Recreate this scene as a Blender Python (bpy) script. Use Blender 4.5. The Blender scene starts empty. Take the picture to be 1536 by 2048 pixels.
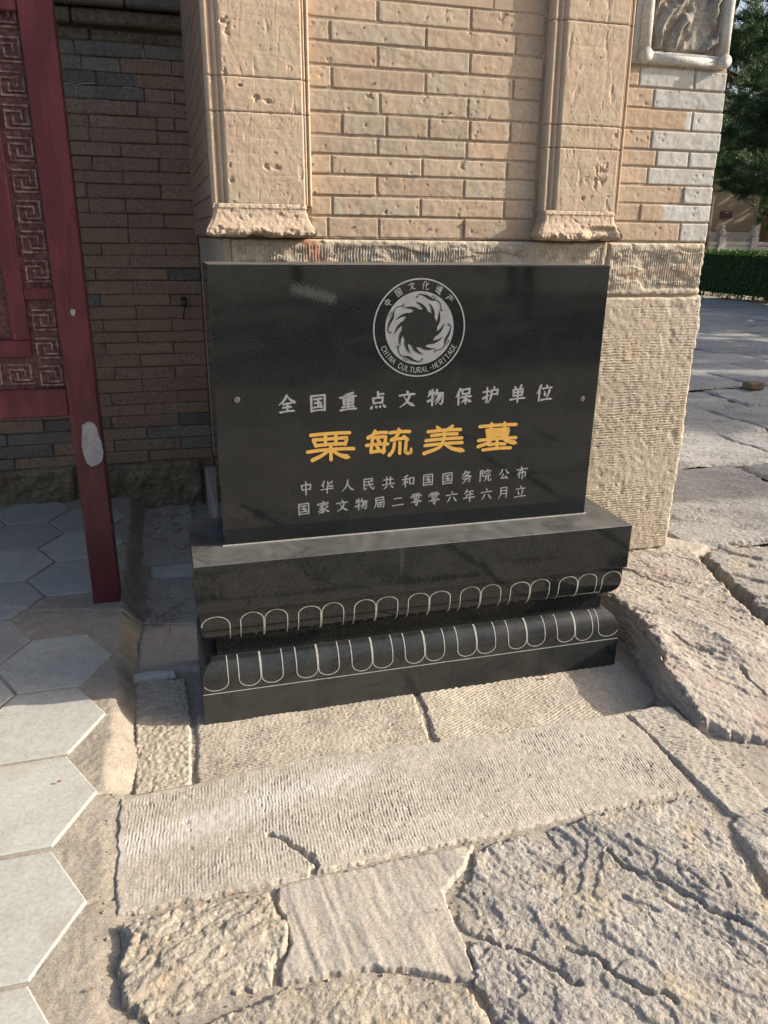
import bpy, math, random
import numpy as np
from mathutils import Vector, Matrix

random.seed(7)
R = math.radians
scene = bpy.context.scene
col = scene.collection

# ------------------------------------------------------------------ camera
F_PX = 1537.6                                   # focal length in pixels of the 1536 x 2048 photograph
PITCH, YAW, ROLL = R(19.78), R(15.87), R(0.71)
CAM = np.array([-0.123, -2.172, 1.4016])

def cam_axes():
    f = np.array([math.sin(YAW) * math.cos(PITCH), math.cos(YAW) * math.cos(PITCH), -math.sin(PITCH)])
    r = np.array([math.cos(YAW), -math.sin(YAW), 0.0])
    u = np.cross(r, f)
    c, s = math.cos(ROLL), math.sin(ROLL)
    return np.array([c * r + s * u, -s * r + c * u, f])
AX = cam_axes()
cam_data = bpy.data.cameras.new('camera')
cam_data.sensor_fit = 'VERTICAL'
cam_data.sensor_height = 24.0
cam_data.lens = 24.0 * F_PX / 2048.0
cam_data.clip_start = 0.05
cam_data.clip_end = 600.0
cam = bpy.data.objects.new('camera', cam_data)
col.objects.link(cam)
M = Matrix.Identity(4)
for i in range(3):
    M[i][0], M[i][1], M[i][2], M[i][3] = AX[0][i], AX[1][i], -AX[2][i], CAM[i]
cam.matrix_world = M
scene.camera = cam

# ------------------------------------------------------------------ sky, sun, exposure
SUN_EL, SUN_OFF = R(26.5), R(13.5)              # sun stands to the right (+X), a little in front of the wall (-Y)
to_sun = Vector((math.cos(SUN_OFF) * math.cos(SUN_EL), -math.sin(SUN_OFF) * math.cos(SUN_EL), math.sin(SUN_EL)))
world = bpy.data.worlds.new('World')
scene.world = world
world.use_nodes = True
wn = world.node_tree
wn.nodes.clear()
sky = wn.nodes.new('ShaderNodeTexSky')
sky.sky_type = 'NISHITA'
sky.sun_disc = False
sky.sun_elevation = SUN_EL
sky.sun_rotation = math.atan2(to_sun.x, to_sun.y)
sky.air_density = 1.0
sky.dust_density = 5.0
bg = wn.nodes.new('ShaderNodeBackground')
bg.inputs['Strength'].default_value = 0.15
wo = wn.nodes.new('ShaderNodeOutputWorld')
wn.links.new(sky.outputs[0], bg.inputs['Color'])
wn.links.new(bg.outputs[0], wo.inputs['Surface'])
sun_data = bpy.data.lights.new('sun', 'SUN')
sun_data.energy = 4.4
sun_data.angle = R(0.53)
sun_data.color = (1.0, 0.915, 0.79)
sun = bpy.data.objects.new('sun', sun_data)
col.objects.link(sun)
sun.rotation_euler = to_sun.to_track_quat('Z', 'Y').to_euler()
sun.location = (8, -4, 9)
scene.view_settings.view_transform = 'Standard'
scene.view_settings.look = 'None'
scene.view_settings.exposure = 0.66
scene.view_settings.gamma = 1.0
scene.view_settings.use_curve_mapping = False
scene.render.engine = 'CYCLES'
scene.cycles.max_bounces = 6

# ------------------------------------------------------------------ pixel -> place helpers
def ray(x, y):
    return np.array([(x - 768) / F_PX, -(y - 1024) / F_PX, 1.0]) @ AX
def onz(x, y, z=0.0):
    d = ray(x, y); return CAM + d * (z - CAM[2]) / d[2]
def ony(x, y, Y=0.0):
    d = ray(x, y); return CAM + d * (Y - CAM[1]) / d[1]

# ------------------------------------------------------------------ numpy noise
def _hash(ix, iy, seed):
    h = (ix.astype(np.int64) * 374761393 + iy.astype(np.int64) * 668265263 + seed * 2147483647) & 0xFFFFFFFF
    h = ((h ^ (h >> 13)) * 1274126177) & 0xFFFFFFFF
    h = (h ^ (h >> 16)) & 0xFFFFFFFF
    return h / 4294967295.0
def perlin(x, y, seed=0):
    x = np.asarray(x, float); y = np.asarray(y, float)
    x0 = np.floor(x); y0 = np.floor(y)
    fx = x - x0; fy = y - y0
    u = fx * fx * fx * (fx * (fx * 6 - 15) + 10); v = fy * fy * fy * (fy * (fy * 6 - 15) + 10)
    def g(dx, dy):
        a = _hash(x0 + dx, y0 + dy, seed) * 6.283185
        return np.cos(a) * (fx - dx) + np.sin(a) * (fy - dy)
    n0 = g(0, 0) * (1 - u) + g(1, 0) * u
    n1 = g(0, 1) * (1 - u) + g(1, 1) * u
    return (n0 * (1 - v) + n1 * v) * 1.5
def fbm(x, y, seed=0, octv=4, gain=0.5):
    a, s, f = 1.0, 0.0, 1.0
    for o in range(octv):
        s = s + a * perlin(x * f, y * f, seed + 17 * o); a *= gain; f *= 2.03
    return s
def pits(x, y, seed=0, prob=0.5, rad=0.35):
    """round pits on a jittered unit grid: 0 outside, 1 in a pit's middle"""
    x = np.asarray(x, float); y = np.asarray(y, float)
    out = np.zeros_like(x)
    x = x + 0.22 * perlin(x * 2.7, y * 2.7, seed + 31) + 0.10 * perlin(x * 6.1, y * 6.1, seed + 32); y = y + 0.22 * perlin(x * 2.7 + 9, y * 2.7, seed + 33)
    bx = np.floor(x); by = np.floor(y)
    for dx in (-1, 0, 1):
        for dy in (-1, 0, 1):
            cx = bx + dx; cy = by + dy
            px = cx + 0.15 + 0.7 * _hash(cx, cy, seed + 1); py = cy + 0.15 + 0.7 * _hash(cx, cy, seed + 2)
            on = _hash(cx, cy, seed + 3) < prob
            rr = rad * (0.35 + 0.65 * _hash(cx, cy, seed + 4))
            d = np.hypot(x - px, y - py) / rr
            out = np.maximum(out, np.where(on, np.clip(1 - d * d, 0, 1), 0))
    return out
def sstep(a, b, x):
    t = np.clip((x - a) / (b - a), 0, 1); return t * t * (3 - 2 * t)

# ------------------------------------------------------------------ mesh helpers
def link(o, parent=None):
    col.objects.link(o)
    if parent is not None:
        o.parent = parent
    return o
def mesh_np(name, V, Fq, mat=None, parent=None, smooth=True):
    V = np.asarray(V, np.float32); Fq = np.asarray(Fq, np.int32)
    me = bpy.data.meshes.new(name)
    n = Fq.shape[1]
    me.vertices.add(len(V)); me.vertices.foreach_set('co', V.ravel())
    me.loops.add(Fq.size); me.loops.foreach_set('vertex_index', Fq.ravel())
    me.polygons.add(len(Fq))
    me.polygons.foreach_set('loop_start', np.arange(0, Fq.size, n, dtype=np.int32))
    me.polygons.foreach_set('loop_total', np.full(len(Fq), n, np.int32))
    me.polygons.foreach_set('use_smooth', np.full(len(Fq), smooth))
    me.update(calc_edges=True)
    if mat: me.materials.append(mat)
    return link(bpy.data.objects.new(name, me), parent)
def mesh_py(name, V, Fs, mat=None, parent=None, smooth=False):
    me = bpy.data.meshes.new(name)
    me.from_pydata([tuple(map(float, v)) for v in V], [], Fs)
    if smooth:
        me.polygons.foreach_set('use_smooth', [True] * len(me.polygons))
    me.update()
    if mat: me.materials.append(mat)
    return link(bpy.data.objects.new(name, me), parent)
def empty(name, loc=(0, 0, 0)):
    o = bpy.data.objects.new(name, None)
    o.location = loc; o.empty_display_size = 0.1
    return link(o)
def tag(o, label=None, cat=None, group=None, kind=None):
    if label: o['label'] = label
    if cat: o['category'] = cat
    if group: o['group'] = group
    if kind: o['kind'] = kind
    return o
def under(root, *objs):
    """parent objects built in world coordinates to an Empty without moving them"""
    for o in objs:
        o.parent = root
        o.matrix_parent_inverse = Matrix.Translation(root.location).inverted()
class MB:
    """collects pieces of ONE part"""
    def __init__(s): s.V = []; s.F = []
    def add(s, V, Fs):
        b = len(s.V); s.V += [tuple(v) for v in V]; s.F += [tuple(i + b for i in f) for f in Fs]; return s
    def box(s, x0, x1, y0, y1, z0, z1, c=0.0):
        """box with chamfer c on all edges"""
        if c <= 0:
            V = [(x, y, z) for x in (x0, x1) for y in (y0, y1) for z in (z0, z1)]
            return s.add(V, [(0, 1, 3, 2), (4, 6, 7, 5), (0, 4, 5, 1), (2, 3, 7, 6), (0, 2, 6, 4), (1, 5, 7, 3)])
        V = []; idx = {}
        for ix, x in enumerate((x0, x1)):
            for iy, y in enumerate((y0, y1)):
                for iz, z in enumerate((z0, z1)):
                    sx, sy, sz = (1, -1)[ix], (1, -1)[iy], (1, -1)[iz]
                    for a in range(3):
                        p = [x + sx * c, y + sy * c, z + sz * c]
                        p[a] = (x, y, z)[a]
                        idx[(ix, iy, iz, a)] = len(V); V.append(p)
        Fs = []
        for sgn in (0, 1):
            q = [idx[(sgn, b, c2, 0)] for b, c2 in ((0, 0), (0, 1), (1, 1), (1, 0))]; Fs.append(q if sgn == 0 else q[::-1])
            q = [idx[(b, sgn, c2, 1)] for b, c2 in ((0, 0), (1, 0), (1, 1), (0, 1))]; Fs.append(q if sgn == 0 else q[::-1])
            q = [idx[(b, c2, sgn, 2)] for b, c2 in ((0, 0), (0, 1), (1, 1), (1, 0))]; Fs.append(q if sgn == 0 else q[::-1])
        for a in range(2):
            for b in range(2):
                Fs.append((idx[(a, b, 0, 0)], idx[(a, b, 1, 0)], idx[(a, b, 1, 1)], idx[(a, b, 0, 1)]))
                Fs.append((idx[(a, 0, b, 0)], idx[(a, 1, b, 0)], idx[(a, 1, b, 2)], idx[(a, 0, b, 2)]))
                Fs.append((idx[(0, a, b, 1)], idx[(1, a, b, 1)], idx[(1, a, b, 2)], idx[(0, a, b, 2)]))
        for ix in range(2):
            for iy in range(2):
                for iz in range(2):
                    Fs.append(tuple(idx[(ix, iy, iz, a)] for a in range(3)))
        return s.add(V, Fs)
    def tube(s, pts, rad, n=8, cap=True):
        pts = [Vector(p) for p in pts]; rings = []
        rad = rad if hasattr(rad, '__len__') else [rad] * len(pts)
        for i, p in enumerate(pts):
            t = (pts[min(i + 1, len(pts) - 1)] - pts[max(i - 1, 0)]).normalized()
            a = t.orthogonal().normalized(); b = t.cross(a)
            rings.append([p + (a * math.cos(6.28318 * k / n) + b * math.sin(6.28318 * k / n)) * rad[i] for k in range(n)])
        V = [v for r in rings for v in r]; Fs = []
        for i in range(len(rings) - 1):
            for k in range(n):
                Fs.append((i * n + k, i * n + (k + 1) % n, (i + 1) * n + (k + 1) % n, (i + 1) * n + k))
        if cap: Fs += [tuple(range(n))[::-1], tuple(range((len(rings) - 1) * n, len(rings) * n))]
        return s.add(V, Fs)
    def lathe(s, prof, c, n=16, axis='z'):
        V = []; Fs = []
        for (r, h) in prof:
            for k in range(n):
                a = 6.28318 * k / n
                p = (r * math.cos(a), r * math.sin(a), h)
                if axis == 'y': p = (p[0], h, p[1])
                V.append((c[0] + p[0], c[1] + p[1], c[2] + p[2]))
        for i in range(len(prof) - 1):
            for k in range(n):
                Fs.append((i * n + k, i * n + (k + 1) % n, (i + 1) * n + (k + 1) % n, (i + 1) * n + k))
        Fs += [tuple(range(n)), tuple(range((len(prof) - 1) * n, len(prof) * n))]
        return s.add(V, Fs)
    def build(s, name, mat, parent=None, smooth=False):
        o = mesh_py(name, s.V, s.F, mat, None, smooth)
        me = o.data
        import bmesh
        bm = bmesh.new(); bm.from_mesh(me); bmesh.ops.recalc_face_normals(bm, faces=bm.faces); bm.to_mesh(me); bm.free()
        if parent is not None: under(parent, o) if parent.type == 'EMPTY' else setattr(o, 'parent', parent)
        return o
def grid_faces(nu, nv, flip=False):
    i = np.arange(nu - 1)[:, None] * nv + np.arange(nv - 1)[None, :]
    q = np.stack([i, i + nv, i + nv + 1, i + 1], -1).reshape(-1, 4)
    return q[:, ::-1] if flip else q

# ------------------------------------------------------------------ materials
def new_mat(name):
    m = bpy.data.materials.new(name); m.use_nodes = True
    nt = m.node_tree; nt.nodes.clear()
    out = nt.nodes.new('ShaderNodeOutputMaterial'); b = nt.nodes.new('ShaderNodeBsdfPrincipled')
    nt.links.new(b.outputs[0], out.inputs[0])
    return m, nt, b
def N(nt, kind, **kw):
    n = nt.nodes.new(kind)
    for k, v in kw.items():
        if k in ('operation', 'blend_type', 'data_type', 'noise_dimensions', 'feature', 'wave_type', 'bands_direction', 'distance', 'musgrave_type'): setattr(n, k, v)
        else:
            n.inputs[k.replace('_', ' ')].default_value = v
    return n
def ramp(nt, src, stops, interp='LINEAR'):
    r = nt.nodes.new('ShaderNodeValToRGB'); r.color_ramp.interpolation = interp
    e = r.color_ramp.elements
    while len(e) < len(stops): e.new(0.5)
    for el, (p, c) in zip(e, stops):
        el.position = p; el.color = (*c, 1) if len(c) == 3 else c
    nt.links.new(src, r.inputs[0]); return r
def noise(nt, vec, scale, detail=4, rough=0.55, dist=0.0):
    n = nt.nodes.new('ShaderNodeTexNoise'); n.inputs['Scale'].default_value = scale
    n.inputs['Detail'].default_value = detail; n.inputs['Roughness'].default_value = rough; n.inputs['Distortion'].default_value = dist
    nt.links.new(vec, n.inputs['Vector']); return n.outputs['Fac']
def mixc(nt, fac, a, b, blend='MIX'):
    m = nt.nodes.new('ShaderNodeMix'); m.data_type = 'RGBA'; m.blend_type = blend
    for s, v in ((m.inputs[0], fac), (m.inputs[6], a), (m.inputs[7], b)):
        if isinstance(v, (int, float)): s.default_value = v
        elif isinstance(v, tuple): s.default_value = (*v, 1) if len(v) == 3 else v
        else: nt.links.new(v, s)
    return m.outputs[2]
def math_n(nt, op, a, b=None):
    m = nt.nodes.new('ShaderNodeMath'); m.operation = op
    for s, v in ((m.inputs[0], a), (m.inputs[1], b)):
        if v is None: continue
        if isinstance(v, (int, float)): s.default_value = v
        else: nt.links.new(v, s)
    return m.outputs[0]
def coords(nt, offset_by_random=False):
    tc = nt.nodes.new('ShaderNodeTexCoord')
    if not offset_by_random: return tc.outputs['Object']
    oi = nt.nodes.new('ShaderNodeObjectInfo')
    mp = nt.nodes.new('ShaderNodeMapping'); nt.links.new(tc.outputs['Object'], mp.inputs[0])
    cx = nt.nodes.new('ShaderNodeCombineXYZ')
    for k, f in enumerate((13.0, 29.0, 47.0)):
        nt.links.new(math_n(nt, 'MULTIPLY', oi.outputs['Random'], f), cx.inputs[k])
    nt.links.new(cx.outputs[0], mp.inputs['Location']); return mp.outputs[0]
def bump(nt, bsdf, height, strength=0.5, dist=0.002):
    b = nt.nodes.new('ShaderNodeBump'); b.inputs['Strength'].default_value = strength; b.inputs['Distance'].default_value = dist
    nt.links.new(height, b.inputs['Height']); nt.links.new(b.outputs[0], bsdf.inputs['Normal'])

def mark(nt, v, c, seg, colr, wd, amt, nscale=28, namp=2.6):
    """a stain with a shape of its own: distance to a line on the stone, broken up by noise"""
    A = Vector(seg[0]); Bv = Vector(seg[1]); L = (Bv - A).length; u = (Bv - A) / L
    sub = nt.nodes.new('ShaderNodeVectorMath'); sub.operation = 'SUBTRACT'; nt.links.new(v, sub.inputs[0]); sub.inputs[1].default_value = A
    dt = nt.nodes.new('ShaderNodeVectorMath'); dt.operation = 'DOT_PRODUCT'; nt.links.new(sub.outputs[0], dt.inputs[0]); dt.inputs[1].default_value = u
    cl = nt.nodes.new('ShaderNodeClamp'); nt.links.new(dt.outputs['Value'], cl.inputs[0]); cl.inputs[1].default_value = 0; cl.inputs[2].default_value = L
    sc = nt.nodes.new('ShaderNodeVectorMath'); sc.operation = 'SCALE'; sc.inputs[0].default_value = u; nt.links.new(cl.outputs[0], sc.inputs[3])
    s2 = nt.nodes.new('ShaderNodeVectorMath'); s2.operation = 'DISTANCE'; nt.links.new(sub.outputs[0], s2.inputs[0]); nt.links.new(sc.outputs[0], s2.inputs[1])
    e = math_n(nt, 'ADD', math_n(nt, 'DIVIDE', s2.outputs['Value'], wd), math_n(nt, 'MULTIPLY', math_n(nt, 'SUBTRACT', noise(nt, v, nscale, 6, 0.7), 0.5), namp))
    mk = ramp(nt, e, [(0.35, (1, 1, 1)), (0.95, (0, 0, 0))]).outputs[0]
    return mixc(nt, math_n(nt, 'MULTIPLY', mk, amt), c, colr)

def stone_mat(name, dark, mid, light, big=3.0, fine=160.0, bump_s=0.6, bump_d=0.003, rough=0.9, white=None, white_lo=0.58, warm=None, rnd=0.0, pitted=0.0, offs=False, warm_lo=0.5, grain=0.85, smear=None, stain=None, rocky=0.0):
    m, nt, b = new_mat(name)
    v = coords(nt, offs)
    n1 = noise(nt, v, big, 6, 0.6, 0.3)
    n2 = noise(nt, v, big * 9, 5, 0.65)
    n3 = noise(nt, v, fine, 3, 0.6)
    c = ramp(nt, n1, [(0.28, dark), (0.5, mid), (0.72, light)]).outputs[0]
    c2 = ramp(nt, n2, [(0.3, dark), (0.62, light)]).outputs[0]
    c = mixc(nt, 0.45, c, c2)
    g = ramp(nt, n3, [(0.3, (0.62, 0.62, 0.62)), (0.65, (1.16, 1.16, 1.16))]).outputs[0]
    c = mixc(nt, grain, c, g, 'MULTIPLY')
    if warm:
        w = ramp(nt, noise(nt, v, big * 2.3, 4, 0.6), [(warm_lo, (0, 0, 0)), (warm_lo + 0.16, (1, 1, 1))]).outputs[0]
        c = mixc(nt, math_n(nt, 'MULTIPLY', w, 0.6), c, warm)
    if white:
        w = ramp(nt, noise(nt, v, big * 1.7, 7, 0.72, 0.6), [(white_lo, (0, 0, 0)), (white_lo + 0.12, (1, 1, 1))]).outputs[0]
        c = mixc(nt, math_n(nt, 'MULTIPLY', w, 0.75), c, white)
    for seg, colr, wd, amt in ((smear or []) + (stain or [])):
        c = mark(nt, v, c, seg, colr, wd, amt)
    if rnd:
        oi = nt.nodes.new('ShaderNodeObjectInfo')
        k = ramp(nt, oi.outputs['Random'], [(0.0, (1 - rnd, 1 - rnd * 1.0, 1 - rnd * 0.9)), (0.5, (1, 1, 1)), (1.0, (1 + rnd * 0.6, 1 + rnd * 0.55, 1 + rnd * 0.4))]).outputs[0]
        c = mixc(nt, 1.0, c, k, 'MULTIPLY')
    h = math_n(nt, 'ADD', math_n(nt, 'MULTIPLY', n2, 0.8), math_n(nt, 'MULTIPLY', n3, 0.7))
    if rocky:                                                                # small broken facets
        wv_ = nt.nodes.new('ShaderNodeTexNoise'); wv_.inputs['Scale'].default_value = 40; nt.links.new(v, wv_.inputs['Vector'])
        dv = mixc(nt, 0.02, v, wv_.outputs['Color'], 'LINEAR_LIGHT')
        for sc_, am in ((42.0, 0.9), (120.0, 0.7)):
            vo = nt.nodes.new('ShaderNodeTexVoronoi'); vo.inputs['Scale'].default_value = sc_; nt.links.new(dv, vo.inputs['Vector'])
            sx_ = nt.nodes.new('ShaderNodeSeparateXYZ'); nt.links.new(vo.outputs['Color'], sx_.inputs[0])
            h = math_n(nt, 'ADD', h, math_n(nt, 'MULTIPLY', math_n(nt, 'ADD', sx_.outputs[0], math_n(nt, 'MULTIPLY', vo.outputs['Distance'], 0.8)), am * rocky))
    if pitted:
        vo = nt.nodes.new('ShaderNodeTexVoronoi'); vo.inputs['Scale'].default_value = pitted * 2.1
        nt.links.new(v, vo.inputs['Vector'])
        thr = noise(nt, v, pitted * 0.8, 3, 0.6)
        pr = ramp(nt, math_n(nt, 'SUBTRACT', vo.outputs['Distance'], math_n(nt, 'MULTIPLY', math_n(nt, 'SUBTRACT', thr, 0.53), 1.9)), [(0.0, (0, 0, 0)), (0.14, (1, 1, 1))]).outputs[0]
        h = math_n(nt, 'ADD', h, math_n(nt, 'MULTIPLY', pr, 0.9))
        c = mixc(nt, 1.0, c, mixc(nt, 0.22, (1, 1, 1), pr), 'MULTIPLY')
    nt.links.new(c, b.inputs['Base Color'])
    b.inputs['Roughness'].default_value = rough
    b.inputs['Specular IOR Level'].default_value = 0.25
    bump(nt, b, h, bump_s, bump_d)
    return m
def plain_mat(name, c, rough=0.6, metal=0.0, var=0.12, scale=30.0, spec=0.4, bump_s=0.0):
    m, nt, b = new_mat(name)
    v = coords(nt)
    n = noise(nt, v, scale, 4, 0.6)
    cc = ramp(nt, n, [(0.3, tuple(x * (1 - var) for x in c)), (0.7, tuple(min(1, x * (1 + var)) for x in c))]).outputs[0]
    nt.links.new(cc, b.inputs['Base Color']); b.inputs['Roughness'].default_value = rough; b.inputs['Metallic'].default_value = metal
    b.inputs['Specular IOR Level'].default_value = spec
    if bump_s: bump(nt, b, n, bump_s, 0.002)
    return m

SM0 = onz(225, 1706, 0.055); SM1 = onz(720, 1548, 0.055)
M_TOOL = stone_mat('tooled_stone', (0.285, 0.25, 0.20), (0.40, 0.357, 0.293), (0.495, 0.447, 0.375), 3.2, 230, 0.5, 0.0022, white=(0.56, 0.54, 0.51), white_lo=0.66, smear=[((tuple(SM0), tuple(SM1)), (0.57, 0.55, 0.52), 0.060, 0.40)])
M_PLINTH = stone_mat('plinth_stone', (0.36, 0.305, 0.235), (0.47, 0.40, 0.31), (0.56, 0.485, 0.385), 3.0, 210, 0.5, 0.0022, warm=(0.44, 0.33, 0.21), warm_lo=0.58, stain=[(((0.36, 0.487, 1.39), (0.42, 0.487, 1.29)), (0.42, 0.13, 0.09), 0.035, 0.55), (((1.55, 0.487, 1.275), (1.86, 0.487, 1.29)), (0.46, 0.22, 0.11), 0.022, 0.22)])
M_HAMMER = stone_mat('hammered_stone', (0.29, 0.245, 0.185), (0.41, 0.355, 0.28), (0.52, 0.46, 0.375), 4.0, 200, 0.7, 0.003, white=(0.55, 0.52, 0.47), white_lo=0.62)
M_YELLOW = stone_mat('yellow_stone', (0.215, 0.182, 0.142), (0.34, 0.295, 0.232), (0.46, 0.41, 0.335), 6.5, 180, 0.7, 0.003, warm=(0.42, 0.315, 0.185), warm_lo=0.56, rocky=0.8)
M_ROCK = stone_mat('grey_rock', (0.205, 0.188, 0.168), (0.325, 0.297, 0.262), (0.455, 0.42, 0.372), 3.4, 190, 0.8, 0.0035, white=(0.55, 0.525, 0.49), white_lo=0.6, warm=(0.42, 0.345, 0.235), rocky=0.8)
M_PINKROCK = stone_mat('raised_slab_stone', (0.27, 0.23, 0.19), (0.41, 0.355, 0.295), (0.51, 0.455, 0.385), 3.0, 190, 0.7, 0.003, warm=(0.34, 0.26, 0.215), rocky=0.6)
M_MORTAR = stone_mat('mortar', (0.23, 0.196, 0.153), (0.31, 0.27, 0.218), (0.395, 0.352, 0.292), 2.2, 200, 0.7, 0.0022, white=(0.56, 0.53, 0.49), white_lo=0.62)
M_SMEAR = stone_mat('smeared_cement', (0.31, 0.27, 0.225), (0.385, 0.34, 0.285), (0.45, 0.405, 0.345), 2.6, 240, 0.4, 0.002)
M_HEX = stone_mat('hexagon_tile_concrete', (0.315, 0.315, 0.285), (0.385, 0.383, 0.35), (0.445, 0.44, 0.405), 2.4, 110, 0.25, 0.0012, white=(0.5, 0.485, 0.45), white_lo=0.63, warm=(0.31, 0.275, 0.225), warm_lo=0.56, grain=0.45, rnd=0.18, offs=True)
M_FLAG = stone_mat('courtyard_stone', (0.225, 0.218, 0.205), (0.31, 0.30, 0.28), (0.395, 0.38, 0.355), 1.2, 60, 0.8, 0.008, rnd=0.12, offs=True, rocky=0.5)
M_GROUND = stone_mat('earth', (0.20, 0.17, 0.13), (0.26, 0.23, 0.185), (0.33, 0.295, 0.24), 0.7, 40, 0.6, 0.01)
M_TAN = stone_mat('tan_washed_brick', (0.395, 0.30, 0.215), (0.45, 0.345, 0.25), (0.495, 0.39, 0.29), 7.0, 75, 0.28, 0.0013, warm=(0.47, 0.315, 0.215), white=(0.40, 0.355, 0.28), white_lo=0.57, rnd=0.11, grain=0.32, pitted=34.0, offs=True)
M_OLIVE = stone_mat('tan_brick_thin_wash', (0.365, 0.30, 0.225), (0.42, 0.345, 0.26), (0.475, 0.395, 0.30), 7.0, 75, 0.32, 0.0014, warm=(0.455, 0.32, 0.22), white=(0.38, 0.35, 0.285), white_lo=0.55, rnd=0.11, grain=0.32, pitted=34.0, offs=True)
M_GREY = stone_mat('grey_brick', (0.38, 0.37, 0.345), (0.47, 0.46, 0.43), (0.56, 0.55, 0.52), 7.0, 75, 0.3, 0.0014, warm=(0.47, 0.43, 0.38), rnd=0.10, pitted=36.0, offs=True, grain=0.25)
M_PIL = stone_mat('pilaster_stone', (0.425, 0.32, 0.235), (0.49, 0.37, 0.27), (0.53, 0.415, 0.31), 4.0, 110, 0.25, 0.0012, warm=(0.44, 0.375, 0.27), grain=0.3)
M_JOINT = stone_mat('lime_joint', (0.30, 0.225, 0.16), (0.38, 0.295, 0.215), (0.49, 0.40, 0.305), 9.0, 160, 0.6, 0.002)
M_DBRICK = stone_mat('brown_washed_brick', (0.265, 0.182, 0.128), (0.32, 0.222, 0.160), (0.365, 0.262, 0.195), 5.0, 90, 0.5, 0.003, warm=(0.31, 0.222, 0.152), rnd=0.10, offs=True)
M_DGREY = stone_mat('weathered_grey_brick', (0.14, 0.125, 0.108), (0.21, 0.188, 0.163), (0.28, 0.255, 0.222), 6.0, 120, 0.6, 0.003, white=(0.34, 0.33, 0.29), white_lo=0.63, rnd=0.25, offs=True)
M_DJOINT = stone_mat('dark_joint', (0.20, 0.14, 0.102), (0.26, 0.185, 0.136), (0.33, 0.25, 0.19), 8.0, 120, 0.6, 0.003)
M_PALEJOINT = stone_mat('fresh_lime_mortar', (0.3, 0.28, 0.25), (0.40, 0.38, 0.35), (0.5, 0.48, 0.45), 20, 200, 0.4, 0.002)
M_CORNICE = stone_mat('mossy_ledge_stone', (0.085, 0.07, 0.048), (0.165, 0.14, 0.10), (0.25, 0.225, 0.165), 6.0, 110, 0.8, 0.004, white=(0.36, 0.345, 0.29), white_lo=0.64)
M_FOOT = stone_mat('footing_stone', (0.13, 0.10, 0.07), (0.22, 0.175, 0.12), (0.31, 0.25, 0.175), 5.0, 100, 0.9, 0.006)
M_MARBLE = stone_mat('pale_marble', (0.42, 0.40, 0.365), (0.55, 0.53, 0.49), (0.64, 0.62, 0.58), 5.0, 190, 0.4, 0.0015, warm=(0.37, 0.32, 0.255), warm_lo=0.56, pitted=55.0)

def half_washed():
    m, nt, b = new_mat('half_washed_brick')
    v = coords(nt)
    sp = nt.nodes.new('ShaderNodeSeparateXYZ'); nt.links.new(v, sp.inputs[0])
    n1 = noise(nt, v, 34, 5, 0.6); n2 = noise(nt, v, 170, 3, 0.6)
    e = math_n(nt, 'ADD', sp.outputs[0], math_n(nt, 'MULTIPLY', math_n(nt, 'SUBTRACT', n1, 0.5), 0.10))
    return m, nt, b, e, n1, n2
def half_mat(xs):
    m, nt, b, e, n1, n2 = half_washed()
    f = ramp(nt, math_n(nt, 'SUBTRACT', e, xs - 0.004), [(0.0, (0, 0, 0)), (0.008, (1, 1, 1))]).outputs[0]
    tan = ramp(nt, n1, [(0.3, (0.42, 0.305, 0.21)), (0.7, (0.475, 0.36, 0.255))]).outputs[0]
    gr = ramp(nt, n1, [(0.3, (0.43, 0.42, 0.40)), (0.7, (0.57, 0.56, 0.54))]).outputs[0]
    c = mixc(nt, f, tan, gr)
    g = ramp(nt, n2, [(0.3, (0.7, 0.7, 0.7)), (0.65, (1.1, 1.1, 1.1))]).outputs[0]
    nt.links.new(mixc(nt, 0.35, c, g, 'MULTIPLY'), b.inputs['Base Color'])
    b.inputs['Roughness'].default_value = 0.9; b.inputs['Specular IOR Level'].default_value = 0.25
    bump(nt, b, math_n(nt, 'ADD', n1, n2), 0.4, 0.0016)
    return m

def granite(name, dust=0.0, rough=0.045, marks=()):
    m, nt, b = new_mat(name)
    v = coords(nt)
    sp = noise(nt, v, 330, 2, 0.8)
    cl = noise(nt, v, 2.2, 5, 0.6)
    c = ramp(nt, sp, [(0.36, (0.002, 0.0035, 0.004)), (0.55, (0.008, 0.0105, 0.0115)), (0.72, (0.045, 0.05, 0.052))]).outputs[0]
    sm = noise(nt, v, 7.0, 7, 0.7, 0.8)
    film = ramp(nt, sm, [(0.42, (0, 0, 0)), (0.75, (1, 1, 1))]).outputs[0]
    fac = math_n(nt, 'ADD', math_n(nt, 'MULTIPLY', film, 0.022 + dust * 0.6), 0.002 + dust * 0.42)
    c = mixc(nt, fac, c, (0.36, 0.355, 0.33))
    # thin pale drip marks that run down the faces
    mp = nt.nodes.new('ShaderNodeMapping'); mp.inputs['Scale'].default_value = (34, 34, 1.6); nt.links.new(v, mp.inputs[0])
    dr = ramp(nt, noise(nt, mp.outputs[0], 1.0, 3, 0.5), [(0.68, (0, 0, 0)), (0.78, (1, 1, 1))]).outputs[0]
    c = mixc(nt, math_n(nt, 'MULTIPLY', math_n(nt, 'MULTIPLY', dr, film), 0.16), c, (0.36, 0.34, 0.29))
    for mk in marks: c = mark(nt, v, c, *mk)
    nt.links.new(c, b.inputs['Base Color'])
    rr = math_n(nt, 'ADD', math_n(nt, 'MULTIPLY', film, 0.04 + dust * 0.5), rough + dust * 0.28)
    nt.links.new(rr, b.inputs['Roughness'])
    b.inputs['IOR'].default_value = 1.5
    bump(nt, b, cl, 0.015, 0.003)
    return m
M_GRAN = granite('polished_black_granite', marks=[(((0.235, 0.0, 1.262), (0.335, 0.0, 1.235)), (0.26, 0.27, 0.27), 0.020, 0.16, 190, 4.5)])
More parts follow.
